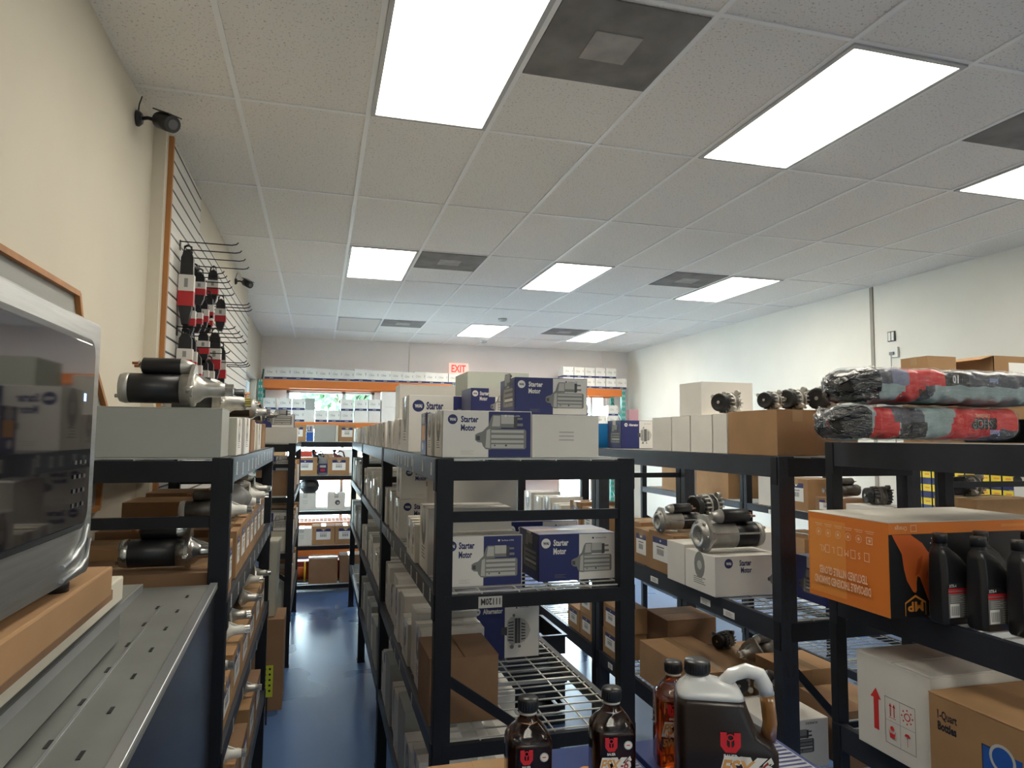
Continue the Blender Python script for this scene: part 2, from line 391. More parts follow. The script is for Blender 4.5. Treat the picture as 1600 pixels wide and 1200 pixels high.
def ceil_mat():
    m = M('ceiling_tile', (.85, .825, .78), .9)
    nt = m.node_tree; b = nt.nodes['Principled BSDF']; tc = nt.nodes.new('ShaderNodeTexCoord')
    v = nt.nodes.new('ShaderNodeTexNoise'); v.inputs['Scale'].default_value = 90; v.inputs['Detail'].default_value = 3
    r = nt.nodes.new('ShaderNodeValToRGB'); e = r.color_ramp.elements; e[0].position = .33; e[0].color = (.50, .48, .44, 1); e[1].position = .40; e[1].color = (.85, .825, .78, 1)
    nt.links.new(tc.outputs['Object'], v.inputs['Vector']); nt.links.new(v.outputs['Fac'], r.inputs[0]); nt.links.new(r.outputs[0], b.inputs['Base Color'])
    bp = nt.nodes.new('ShaderNodeBump'); bp.inputs['Strength'].default_value = .3; bp.inputs['Distance'].default_value = .003
    nt.links.new(v.outputs['Fac'], bp.inputs['Height']); nt.links.new(bp.outputs[0], b.inputs['Normal'])
    return m
slab('ceiling', -1.4, YF, H, XR+.2, YB+.2, H+.1, ceil_mat())
g = MB()
for k in range(-2, 11):
    x = GX0+GP*k
    if -.85 < x < XR: g.box(x-.012, YF+.01, H-.006, x+.012, YB-.01, H-.0005, TBAR)
for k in range(-7, 8):
    y = GY0+2*GP*k
    if YF < y < YB: g.box(-.86, y-.010, H-.0055, XR-.01, y+.010, H-.0006, TBAR)
struct(g.build('trim_1'), 'white metal ceiling grid')
# walls
slab('wall_left', -1.2, YF, 0, -.87, 3.84, H, WHITEWALL)
slab('wall_left_2', -1.2, 3.84, 0, -.81, 8.12, H, WHITEWALL)
wl = MB()
wl.box(-1.2, 8.12, 0, -.95, 8.35, H, WHITEWALL); wl.box(-1.2, 11.2, 0, -.95, YB, H, WHITEWALL)
wl.box(-1.2, 8.35, 0, -.95, 11.2, .85, WHITEWALL); wl.box(-1.2, 8.35, 2.75, -.95, 11.2, H, WHITEWALL)
struct(wl.build('wall_left_3'))
slab('wall_right', XR, YF, 0, XR+.2, YB, H, RWALL)
nw = MB(); nw.box(-1.4, YF-.2, 0, -.4, YF, H, WHITEWALL); nw.box(5.0, YF-.2, 0, XR+.2, YF, H, WHITEWALL); nw.box(-.4, YF-.2, 0, 5.0, YF, .5, WHITEWALL); nw.box(-.4, YF-.2, 2.9, 5.0, YF, H, WHITEWALL)
struct(nw.build('wall_near'))
wb = MB(); WINS = [(-.54, .88, .5, 2.64), (4.15, 5.10, .5, 2.72)]
xs = -1.2
for (a, c, z0, z1) in WINS:
    wb.box(xs, YB, 0, a, YB+.2, H, BWALL); wb.box(a, YB, 0, c, YB+.2, z0, BWALL); wb.box(a, YB, z1, c, YB+.2, H, BWALL); xs = c
wb.box(xs, YB, 0, XR+.2, YB+.2, H, BWALL)
struct(wb.build('wall_back'))
slab('trim_2', 1.44, YB-.02, 2.7, 1.47, YB, H, BWALL, 'joint strip in the back wall above the racks')
slab('trim_3', 5.02, YB-.05, 2.9, 5.05, YB, H, BWALL)
slab('trim_4', XR-.012, 5.86, 0, XR, 5.90, H-.01, M('joint_dark', (.35, .32, .27), .9), 'vertical joint in the right wall')  # last strip: darker line along the wall joint
FRM = M('window_frame_metal', (.55, .56, .55), .4, .3)
def glass_mat():
    m = bpy.data.materials.new('window_glass'); m.use_nodes = True; nt = m.node_tree; nt.nodes.clear()
    o = nt.nodes.new('ShaderNodeOutputMaterial'); t = nt.nodes.new('ShaderNodeBsdfTransparent'); gl = nt.nodes.new('ShaderNodeBsdfGlossy'); mx = nt.nodes.new('ShaderNodeMixShader'); f = nt.nodes.new('ShaderNodeFresnel')
    t.inputs[0].default_value = (.90, .97, .97, 1); gl.inputs['Roughness'].default_value = .02
    nt.links.new(f.outputs[0], mx.inputs[0]); nt.links.new(t.outputs[0], mx.inputs[1]); nt.links.new(gl.outputs[0], mx.inputs[2]); nt.links.new(mx.outputs[0], o.inputs[0])
    return m
GLASS = glass_mat()
def window(n, a, c, z0, z1, mull):
    f = MB(); y = YB+.05
    for (p, q) in ((a, a+.05), (c-.05, c)): f.box(p, y, z0, q, y+.06, z1, FRM)
    f.box(a, y, z0, c, y+.06, z0+.05, FRM); f.box(a, y, z1-.05, c, y+.06, z1, FRM)
    for mx in mull: f.box(mx-.025, y, z0, mx+.025, y+.06, z1, FRM)
    o = f.build('window_%d' % n); struct(o); MB().box(a+.01, y+.025, z0+.01, c-.01, y+.031, z1-.01, GLASS).build('pane', o)
window(1, -.54, .88, .5, 2.64, [.375]); window(2, 4.15, 5.10, .5, 2.72, [4.82])
f = MB(); GRN = M('green_window_frame', (.10, .42, .40), .5)
for (p, q) in ((8.35, 8.41), (9.7, 9.76), (11.14, 11.2)): f.box(-1.1, p, .85, -1.04, q, 2.75, FRM)
f.box(-1.1, 8.35, .85, -1.04, 11.2, .91, FRM); f.box(-1.1, 8.35, 2.69, -1.04, 11.2, 2.75, FRM)
o = f.build('window_3'); struct(o); MB().box(-1.075, 8.36, .86, -1.068, 11.19, 2.74, GLASS).build('pane', o)
# door under the exit sign
d = MB(); DM = M('door_paint', (.45, .44, .42), .5); d.box(1.85, YB-.03, 0, 2.75, YB-.005, 2.05, DM); d.box(1.79, YB-.04, 0, 1.85, YB-.002, 2.11, FRM); d.box(2.75, YB-.04, 0, 2.81, YB-.002, 2.11, FRM); d.box(1.79, YB-.04, 2.05, 2.81, YB-.002, 2.11, FRM)
o = d.build('door_1'); struct(o); MB().box(1.9, YB-.08, .98, 2.65, YB-.04, 1.02, STEEL).build('push_bar', o)

f = MB()  # unseen front window, added to let more daylight onto the ceiling
for p in (-.4, 1.35, 3.15, 4.94): f.box(p, YF-.12, .5, p+.06, YF-.06, 2.9, FRM)
f.box(-.4, YF-.12, .5, 5.0, YF-.06, .56, FRM); f.box(-.4, YF-.12, 2.84, 5.0, YF-.06, 2.9, FRM)
o = f.build('window_4'); struct(o, 'added unseen window behind the camera for fill daylight'); MB().box(-.39, YF-.095, .51, 4.99, YF-.089, 2.89, GLASS).build('pane', o)
# outside
grd = M('concrete_paving', (.62, .60, .56), .9, var=.1)
struct(MB().box(-14, YB+.25, -.25, 20, 40, -.12, grd).build('ground_outside'), 'pale paving outside the windows')
struct(MB().box(-14, 0, -.25, -1.5, YB+.25, -.12, grd).build('ground_outside_2'), 'pale paving outside the side window')
LEAF = M('tree_leaves', (.22, .36, .22), .7, var=.3); BARK = M('tree_bark', (.16, .11, .07), .9, var=.2)
def tree(label, x, y, h, r, seed):
    rnd = random.Random(seed); t = empty('shade_tree', (x, y, -.12)); tag(t, label, 'tree', None)
    b = MB(); b.tube([(0, 0, 0), (.05, .03, h*.35), (-.05, 0, h*.6), (0, .05, h*.8)], [.14, .11, .08, .04], BARK)
    for a in range(5): b.tube([(0, 0, h*.45), (r*.4*math.cos(a*1.25), r*.4*math.sin(a*1.25), h*.68), (r*.7*math.cos(a*1.25), r*.7*math.sin(a*1.25), h*.82)], [.06, .04, .02], BARK, 6)
    b.build('trunk', t); c = MB()
    for i in range(1500):
        u = Vector((rnd.gauss(0, 1), rnd.gauss(0, 1), rnd.gauss(0, .8))).normalized()*rnd.uniform(.35, 1)*r
        p = u+Vector((0, 0, h*.78)); a = Vector((rnd.uniform(-1, 1), rnd.uniform(-1, 1), rnd.uniform(-1, 1))).normalized()*.16; q = a.cross(Vector((rnd.uniform(-1, 1), rnd.uniform(-1, 1), .3))).normalized()*.08
        c.face([p-a, p+q, p+a, p-q], LEAF)
    c.build('foliage', t)
tree('leafy tree outside the back window, seen between the stacked cartons', .85, 17.5, 4.2, 1.3, 3)
tree('leafy tree outside the left side of the back window', -2.1, 19, 4.6, 1.4, 5)

# ---------------------------------------------------------------- ceiling fittings
def lens_mat():
    m = bpy.data.materials.new('lit_diffuser'); m.use_nodes = True; nt = m.node_tree; b = nt.nodes['Principled BSDF']
    b.inputs['Base Color'].default_value = (.8, .8, .75, 1); b.inputs['Roughness'].default_value = .4
    tc = nt.nodes.new('ShaderNodeTexCoord'); sp = nt.nodes.new('ShaderNodeSeparateXYZ'); ab = nt.nodes.new('ShaderNodeMath'); ab.operation = 'ABSOLUTE'
    sb = nt.nodes.new('ShaderNodeMath'); sb.operation = 'SUBTRACT'; sb.inputs[1].default_value = .15; a2 = nt.nodes.new('ShaderNodeMath'); a2.operation = 'ABSOLUTE'
    mr = nt.nodes.new('ShaderNodeMapRange'); mr.inputs[1].default_value = 0; mr.inputs[2].default_value = .13; mr.inputs[3].default_value = LAMP*1.45; mr.inputs[4].default_value = LAMP*.75
    mr.interpolation_type = 'SMOOTHSTEP'
    nt.links.new(tc.outputs['Object'], sp.inputs[0]); nt.links.new(sp.outputs[0], ab.inputs[0]); nt.links.new(ab.outputs[0], sb.inputs[0]); nt.links.new(sb.outputs[0], a2.inputs[0]); nt.links.new(a2.outputs[0], mr.inputs[0])
    nt.links.new(mr.outputs[0], b.inputs['Emission Strength']); b.inputs['Emission Color'].default_value = (1, .94, .80, 1)
    return m
LENS = lens_mat(); LENSOFF = M('unlit_diffuser', (.62, .60, .55), .35)
LFRAME = M('fixture_frame', (.50, .50, .48), .45)
def fixture(col, row_, lit, where):
    x0 = GX0+GP*col; y0 = GY0+2*GP*row_; cx, cy = x0+.305, y0+.61
    t = empty('ceiling_light', (cx, cy, H-.001))
    tag(t, ('lit fluorescent ceiling panel ' if lit else 'unlit dull ceiling light panel ')+where, 'ceiling light', 'recessed fluorescent panels')
    b = MB(); hx, hy, e = .292, .597, .022
    b.box(-hx, -hy, -.012, -hx+e, hy, 0, LFRAME); b.box(hx-e, -hy, -.012, hx, hy, 0, LFRAME); b.box(-hx+e, -hy, -.012, hx-e, -hy+e, 0, LFRAME); b.box(-hx+e, hy-e, -.012, hx-e, hy, 0, LFRAME)
    b.build('frame', t); MB().box(-hx+e, -hy+e, -.009, hx-e, hy-e, -.002, LENS if lit else LENSOFF).build('diffuser', t)
for args in ((1, -1, 1, 'nearest the camera, above the front aisle'), (4, -1, 1, 'with the whole long lens in view, above the right racks'), (7, -1, 1, 'cut off by the right edge of the photo'),
             (1, 2, 1, 'straight ahead above the aisle in the middle of the room'), (4, 2, 1, 'in the middle row, second from the left wall'), (7, 2, 1, 'in the middle row, nearest the right wall'),
             (1, 5, 0, 'near the back wall above the aisle'), (4, 5, 1, 'in the back row, left of the two lit ones'), (7, 5, 1, 'in the back row, nearest the right wall'),
             (1, -4, 1, 'behind the camera on the left'), (4, -4, 1, 'behind the camera in the centre'), (7, -4, 1, 'behind the camera on the right')): fixture(*args)
VENT = M('vent_dark_fabric', (.22, .21, .20), .85, var=.25, scale=5); VENT2 = M('vent_centre', (.38, .36, .34), .8, var=.2, scale=8)
def vent(col, y0, where):
    t = empty('ceiling_vent', (GX0+GP*col+.305, y0+.305, H-.001)); tag(t, 'dark grey square air return panel '+where, 'vent', 'ceiling air returns')
    MB().box(-.29, -.29, -.006, .29, .29, 0, VENT).build('panel', t); MB().box(-.10, -.10, -.010, .10, .10, -.006, VENT2).build('centre_plate', t)
vent(2, 2.215, 'beside the nearest light'); vent(6, 2.215, 'at the right edge of the photo')
vent(2, 5.875, 'beside the middle light straight ahead'); vent(6, 5.875, 'beside the middle right light')
vent(2, 9.535, 'beside the unlit panel near the back wall'); vent(6, 9.535, 'beside the back right light')
for x, y, l in ((2.35, 9.0, 'small round ceiling sensor in front of the back lights'), (2.6, 11.2, 'small round ceiling sensor close to the back wall')):
    tag(MB().lathe([(.06, -.001), (.055, -.03), (.03, -.04)], M('sensor_plastic', (.5, .49, .46), .5), (0, 0, 0)).build('smoke_detector', None, (x, y, H)), l, 'smoke detector')
# exit sign
t = empty('exit_sign', (2.30, YB-.03, 3.0)); tag(t, 'lit red letter EXIT sign on the back wall', 'sign')
MB().box(-.17, -.025, -.02, .17, .028, .17, M('exit_housing', (.75, .62, .58), .5, emit=(1, .55, .45), est=.35)).build('housing', t)
k = Ink(); k.text('EXIT', 0, .015, .125, M('exit_letters', (.7, .02, .02), .5, emit=(1, .05, .03), est=1.1), .72, .03, center=True)
b = MB(); k.emit(b, Matrix(((1, 0, 0, 0), (0, 0, -1, -.0255), (0, 1, 0, 0), (0, 0, 0, 1)))); b.build('letters', t)

# ---------------------------------------------------------------- wall fittings left
CAMB = M('camera_black', (.012, .012, .013), .4)
def bullet_camera(label, x, y, z, dy, s=1.0):
    t = empty('security_camera', (x, y, z)); tag(t, label, 'camera')
    MB().lathe([(.045*s, 0), (.045*s, .012*s), (.03*s, .03*s)], CAMB, ax='X', n=16).build('mount', t)
    MB().tube([(.02*s, 0, 0), (.06*s, -.01*s, .004), (.10*s, -.03*s, -.01*s), (.13*s, -.05*s, -.02*s)], .011*s, CAMB).build('arm', t)
    MB().tube([(.006*s, 0, .03*s), (.015*s, -.02*s, .075*s), (.035*s, -.05*s, .11*s)], .004*s, CAMB, 6).build('cable', t)
    a = Vector((.13, -.04, -.012))*s; c = a+Vector((.085, -.09*dy, -.055))*s; q = (c-a).normalized()
    b = MB(); b.cyl(a, c, .047*s, CAMB, 18); b.build('body', t)
    m = MB(); m.cyl(c+q*.0005, c+q*.004, .028*s, M('camera_lens', (.10, .10, .11), .1), 16); m.build('lens', t)
    mid = (a+c)/2+Vector((0, 0, .041*s)); h = MB(); h.bar(a-q*.01+Vector((0, 0, .052*s)), c+q*.02+Vector((0, 0, .052*s)), .08*s, .005, CAMB); h.build('hood', t)
bullet_camera('large black bullet camera high on the left wall by the ceiling', -.868, 3.50, 3.375, 1, .82)
bullet_camera('small black bullet camera on the left wall past the hook display', -.808, 6.9, 3.34, 1, .68)

# slatwall panels
SLW = M('slatwall_white', (.62, .60, .56), .5); GROOVE = M('slot_insert', (.015, .014, .014), .4); WOOD = M('orange_wood_edge', (.36, .155, .045), .55, var=.2, scale=10, stretch=(1, 1, .1))
def slatwall(label, y0, y1, z0, z1, off, edge=True):
    t = empty('slatwall_panel', (-.809, (y0+y1)/2, z0)); tag(t, label, 'display wall'); L = (y1-y0)/2
    MB().box(0, -L, 0, .019, L, z1-z0, SLW).build('board', t)
    b = MB(); z = z1-.02-off
    while z > z0+.03: b.box(.0192, -L, z-z0-.0045, .0215, L, z-z0+.0045, GROOVE); z -= .0785
    b.build('slot_insert', t)
    if edge: e = MB(); e.box(0, -L-.028, -.0, .024, -L-.001, z1-z0+.02, WOOD); e.build('wooden_edge', t)
slatwall('white slatwall panel with dark slots and a wooden edge, nearest the camera', 3.93, 4.80, 1.2, 3.45, 0)
slatwall('lower white slatwall panel with dark slots, running on towards the back window', 4.803, 8.05, 1.2, 3.22, 0, False)
HOOKM = M('hook_wire', (.03, .028, .028), .35, .5)
hooks = [(4.20, 2.985, -.48), (4.38, 2.985, -.48), (4.60, 2.99, -.48), (4.82, 2.99, -.48), (4.28, 2.83, -.56), (4.40, 2.83, -.56), (4.55, 2.835, -.56), (4.66, 2.82, -.56), (4.78, 2.80, -.56), (4.93, 2.77, -.48), (5.02, 2.765, -.48), (5.12, 2.76, -.48),
         (4.21, 2.50, -.48), (4.44, 2.505, -.48), (4.62, 2.505, -.48), (4.83, 2.50, -.48), (4.39, 2.41, -.56), (4.69, 2.41, -.56), (4.90, 2.375, -.48), (5.02, 2.372, -.48), (5.13, 2.37, -.48)]
HM = {}
for i, (y, z, xt) in enumerate(hooks):
    L = xt+.786
    if L not in HM:
        b = MB(); b.box(0, -.012, -.05, .004, .012, .006, HOOKM); b.tube([(.003, 0, 0), (L-.035, 0, 0), (L-.01, 0, .006), (L, 0, .018)], .0035, HOOKM, 6); HM[L] = b.mesh('wall_hook')
    rw = 'top' if z > 2.95 else ('second' if z > 2.7 else 'lower')
    tag(mkobj('wall_hook', HM[L], None, (-.7875, y, z)), f"{NUMW[[k for k in range(len(hooks)) if (hooks[k][1] > 2.95)*2+(2.7 < hooks[k][1] <= 2.95) == (z > 2.95)*2+(2.7 < z <= 2.95)].index(i)]} {'long' if xt > -.5 else 'short'} black wire hook from the camera in the {rw} row of the slatwall", 'hook', 'slatwall hooks')
PKR = M('package_red', (.42, .02, .025), .4); PKB = M('package_black', (.012, .012, .014), .4); PKW = M('package_white', (.6, .58, .55), .45)
def packaged_tool(label, u, x, y, ztop, Ln, s=1):
    t = empty('packaged_strap_tool', (x, y, ztop)); tag(t, label, 'packaged tool', 'black and red packages on the slatwall')
    w = .028*s
    b = MB(); b.tube([(0, -.004, -.06*Ln), (-w*.7, -.004, -.03), (-w*.5, -.004, .004), (0, -.004, .012), (w*.5, -.004, .004), (w*.7, -.004, -.03), (0, -.004, -.06*Ln)], .006*s, PKB, 6)
    pr = [(w*.5, 0), (w*1.0, -.10*Ln), (w*1.1, -.5*Ln), (w*1.0, -.8*Ln), (w*.5, -1.0*Ln), (w*.3, -Ln)]
    rings = [[(-a, -.018*s, z-.02), (a, -.018*s, z-.02), (a, .018*s, z-.02), (-a, .018*s, z-.02)] for a, z in pr]
    b.loft(rings, PKB, sm=False); b.build('tool_body', t)
    c = MB(); c.box(-w*1.25, -.021*s, -.60*Ln, w*1.25, .021*s, -.38*Ln, PKW); c.box(-w*1.25, -.021*s, -.80*Ln, w*1.25, .021*s, -.60*Ln, PKR); c.box(-w*.3, -.0215*s, -.55*Ln, w*.3, -.0211*s, -.43*Ln, PG2); c.build('sleeve', t)
tools = [(285, -0.745, 4.2, 2.964, 0.419), (304, -0.752, 4.45, 2.92, 0.225), (313, -0.71, 4.4, 2.88, 0.184), (334, -0.698, 4.82, 2.997, 0.22), (326, -0.704, 4.7, 2.807, 0.205), (297, -0.734, 4.25, 2.688, 0.203), (308, -0.72, 4.4, 2.687, 0.16), (318, -0.71, 4.55, 2.744, 0.186), (325, -0.705, 4.7, 2.712, 0.139), (346, -0.681, 5.1, 2.858, 0.215), (291, -0.741, 4.22, 2.495, 0.279), (298, -0.739, 4.35, 2.492, 0.273), (307, -0.712, 4.4, 2.401, 0.226), (319, -0.706, 4.6, 2.557, 0.19), (318, -0.703, 4.6, 2.386, 0.217), (325, -0.692, 4.75, 2.398, 0.223), (337, -0.675, 4.85, 2.592, 0.323), (345, -0.66, 5.0, 2.52, 0.291)]
TW = ['longest black and red package, hanging from the hook nearest the camera', 'package behind the longest one on the top hook row', 'package just right of the top row pair', 'large black and red package hanging highest at the right of the display', 'package hidden partly below the large right one', 'package low behind the longest one', 'small package in the middle of the upper cluster', 'small package in the centre of the upper cluster', 'shortest package in the upper cluster', 'package standing apart at the right end of the upper cluster', 'front package of the lower cluster nearest the camera', 'second package of the lower cluster', 'dark package hanging lowest at the left of the lower cluster', 'black package at the top of the lower cluster', 'dark package in the centre of the lower cluster', 'dark package just right of the lower centre', 'large package at the top right of the lower cluster', 'last package at the right end of the lower cluster']
for (u, x, y, z, Ln), l in zip(tools, TW): packaged_tool(l, u, x, y, z-.012, Ln, 1.15 if Ln > .27 else 1)
# wooden framed board on the near left wall
t = empty('framed_board', (-.869, 2.7, 1.7)); tag(t, 'wooden framed board with a slanted corner on the left wall behind the microwave', 'frame')
b = MB(); P = [(-1.3, .70), (.09, .70), (.13, .62), (.50, .30), (.51, .25), (.47, -.1), (-1.3, -.1)]
for i in range(len(P)):
    a, c = P[i], P[(i+1) % len(P)]; b.bar((.010, a[0], a[1]), (.010, c[0], c[1]), .03, .019, WOOD)
b.build('frame', t)
b = MB(); b.face([(.006, y, z) for y, z in reversed(P)], M('board_grey', (.33, .33, .31), .7)); b.build('backing_board', t)

# ---------------------------------------------------------------- racks
def wire_deck(W, L, m):
    b = MB(); n = int(L/.064)
    for i in range(n+1):
        y = .02+(L-.04)*i/n; b.box(.02, y-.0022, -.005, W-.02, y+.0022, -.0006, m)
    k = max(3, int(W/.125))
    for i in range(k+1):
        x = .03+(W-.06)*i/k; b.box(x-.0022, .012, -.0092, x+.0022, L-.012, -.005, m)
    for y in (L*.25, L*.5, L*.75): b.box(.02, y-.012, -.018, W-.02, y+.012, -.0092, m)
    return b
STICK = {}; RB = {}
def sticker(parent, x, y, z, side, sx=.026, sz=.042, seed=0):
    key = (side, sx, sz)
    if key not in STICK:
        b = MB(); k = Ink(); k.rect(0, 0, sx, sz, PAPER)
        for i in range(4): k.rect(sx*.2, sz*(.2+.17*i), sx*(.8-.12*(i % 2)), sz*(.26+.17*i), PG2)
        T = {'L': Matrix(((0, 0, -1, 0), (-1, 0, 0, 0), (0, 1, 0, 0), (0, 0, 0, 1))), 'R': Matrix(((0, 0, 1, 0), (1, 0, 0, 0), (0, 1, 0, 0), (0, 0, 0, 1))), 'F': Matrix(((1, 0, 0, 0), (0, 0, -1, 0), (0, 1, 0, 0), (0, 0, 0, 1)))}[side]
        k.emit(b, T); STICK[key] = b.mesh('price_label')
    return mkobj('price_label', STICK[key], parent, (x, y, z))
def rack(label, x0, y0, W, L, levels, post=.055, bh=.075, top=None, slots=False, braces=True, stickers=(), ends=None, group=None, cross=None):
    t = empty('storage_rack', (x0, y0, 0)); tag(t, label, 'rack', group)
    Ht = top or levels[0]; pm = BLACK
    pd = post*.8
    for (px, py) in ((0, 0), (W-post, 0), (0, L-pd), (W-post, L-pd)):
        b = MB(); b.box(px, py, 0, px+post, py+pd, Ht, GREYSTEEL if slots else pm)
        b.box(px-.004, py-.004, 0, px+post+.004, py+pd+.004, .012, pm)
        if slots:
            z = .12
            while z < Ht-.04:
                for s_ in (-1, 1):
                    cx = px+post/2+s_*post*.2; b.face([(cx-.006+s_*.004, py-.0006, z+.045), (cx-.006-s_*.004, py-.0006, z), (cx+.005-s_*.004, py-.0006, z), (cx+.005+s_*.004, py-.0006, z+.045)], PKB)
                    cy = py+pd/2+s_*pd*.2; xx = px-.0006; b.face([(xx, cy+.006-s_*.003, z+.035), (xx, cy+.006+s_*.003, z), (xx, cy-.003+s_*.003, z), (xx, cy-.003-s_*.003, z+.035)], PKB)
                z += .075
        b.build('post', t, bevel=.0025 if y0 < 3 else 0)
    beams = {}
    for li, z in enumerate(levels):
        if li == 1 and not slots and bh < .08: bh = .056
        for px, sd in ((-.001, -1), (W-.025+.001, 1)):
            b = MB(); b.box(px, pd*.6, z-bh, px+.025, L-pd*.6, z-.0012, GREYSTEEL if sd else BLACK)
            ex = px-.003 if sd < 0 else px+.025
            for yy in (pd*.15, L-pd*.15-.04): b.box(ex, yy, z-bh-.03, ex+.003, yy+.04, z-.004, BLACK)
            beams[(sd, z)] = b.build('side_beam', t)
        for py in (-.001, L-.022+.001):
            if py > 0 and False: continue
            b = MB(); b.box(post*.6, py, z-bh*.95, W-post*.6, py+.022, z-.009, BLACK); b.build('end_beam', t)
        mkobj('wire_shelf', wire_deck(W, L, WIRE).mesh('wire_shelf') if (W, L) not in STICK else STICK[(W, L)], t, (0, 0, z))
    if braces:
        for py in (.004, L-.016):
            b = MB()
            if cross is None:
                b.box(post*.5, py+.004, levels[0]-.205, W-post*.5, py+.022, levels[0]-.172, BLACK)
            b.build('brace', t) if b.v else None
            if len(levels) > 2:
                b = MB(); zz = cross or (levels[2]+.19, levels[2]-.02)
                b.bar((post*.7, py+.012, zz[0]), (W-post*.6, py+.012, zz[1]-.22), .012, .03, BLACK); b.build('diagonal_brace', t)
    for (sd, z, y, s2) in stickers:
        bm_ = beams[(-1 if sd == 'L' else 1, min((lv for lv in levels if lv > z), key=lambda q: q-z))]
        sticker(bm_, (-.0016 if sd == 'L' else W+.0016), y, z, sd, *(s2 or (.026, .042)))
    RB[t.name] = beams
    return t
rnd = random.Random(11)
def st(sd, lv, ys, bh=.075): return [(sd, lv-bh+.008+rnd.uniform(0, .018), y, None) for y in ys]
G_R = 'black boltless racks'
WR = .685
rackM1 = rack('black storage rack standing nearest in the middle row, end on to the camera', .364, 2.20, WR, 1.96, [1.83, 1.405, .95, .46], stickers=st('L', 1.83, [.12, .32, .62, .75, .85, 1.0, 1.12, 1.22, 1.32])+st('L', 1.405+.012, [.1, .25, .42, .58, .78, .95, 1.25, 1.4, 1.55])+st('L', .95, [.5, .9, 1.1, 1.3])+[('L', 1.755, .58, (.016, .055))])
k = Ink(); k.rect(0, 0, .078, .036, PGN); k.text('11120M', .008, .009, .02, PK, .75, .03, flip=True)
b = MB(); k.emit(b, Matrix(((1, 0, 0, .14), (0, 0, -1, -.0012), (0, 1, 0, 1.354), (0, 0, 0, 1)))); b.build('shelf_tag', rackM1)['label'] = 'grey upside-down number tag'
rack('black storage rack second from the camera in the middle row', .364, 4.17, WR, 1.96, [1.83, 1.405, .95, .46])
rack('black storage rack third from the camera in the middle row', .364, 6.14, WR, 1.96, [1.83, 1.405, .95, .46])
rack('black storage rack on the left against the wall, beside the microwave', -.782, 2.225, .532, 1.96, [1.83, 1.41, .98, .50], stickers=st('R', 1.83, [.12, .3, .5, .65, .8, .92, 1.1, 1.25, 1.45, 1.6, 1.75])+st('R', 1.41+.012, [.1, .3, .5, .72, .9, 1.1, 1.3, 1.55, 1.75])+st('R', .98, [.3, .6, .9, 1.2, 1.5]))
rack('black storage rack farther along the left wall with a navy starter box on top', -.78, 6.10, .59, 1.90, [1.83, 1.39, .93, .45])
R1 = rack('black storage rack with slotted posts right of the middle aisle', 1.82, 2.46, .72, 1.96, [1.83, 1.165, .50], post=.075, bh=.088, slots=True, cross=(.98, .55))
for i, (yy, zz) in enumerate(((.42, 1.09), (.62, 1.10), (1.15, 1.10))): sticker(RB[R1.name][(-1, 1.165)], -.0016, yy, zz, 'L', .09, .03)
for yy in (.9, 1.75): sticker(RB[R1.name][(-1, .50)], -.0016, yy, .44, 'L', .07, .035)
rack('black storage rack beyond the slotted one in the same row', 1.82, 4.43, .72, 1.96, [1.83, 1.165, .50], post=.075, bh=.088)
R2 = rack('black storage rack at the right edge, holding shop towels, gloves and oil', 1.83, .30, .565, 1.90, [1.892, 1.352, .883], post=.045, bh=.088, top=1.892, braces=False)
rack('black storage rack by the right wall aisle, nearer one, under the tall cartons', 3.50, 3.25, .90, 1.96, [1.83, 1.36, .85, .35], stickers=[('L', 1.305, 1.62, (.09, .032)), ('L', 1.305, 1.45, (.09, .032))])
rack('black storage rack by the right wall aisle, farther one', 3.50, 5.22, .90, 1.96, [1.83, 1.36, .85, .35])
RF = rack('black storage rack standing across the far end of the aisle', -.90, 8.85, 1.95, .50, [1.825, 1.41, .985, .565, .10], braces=False)

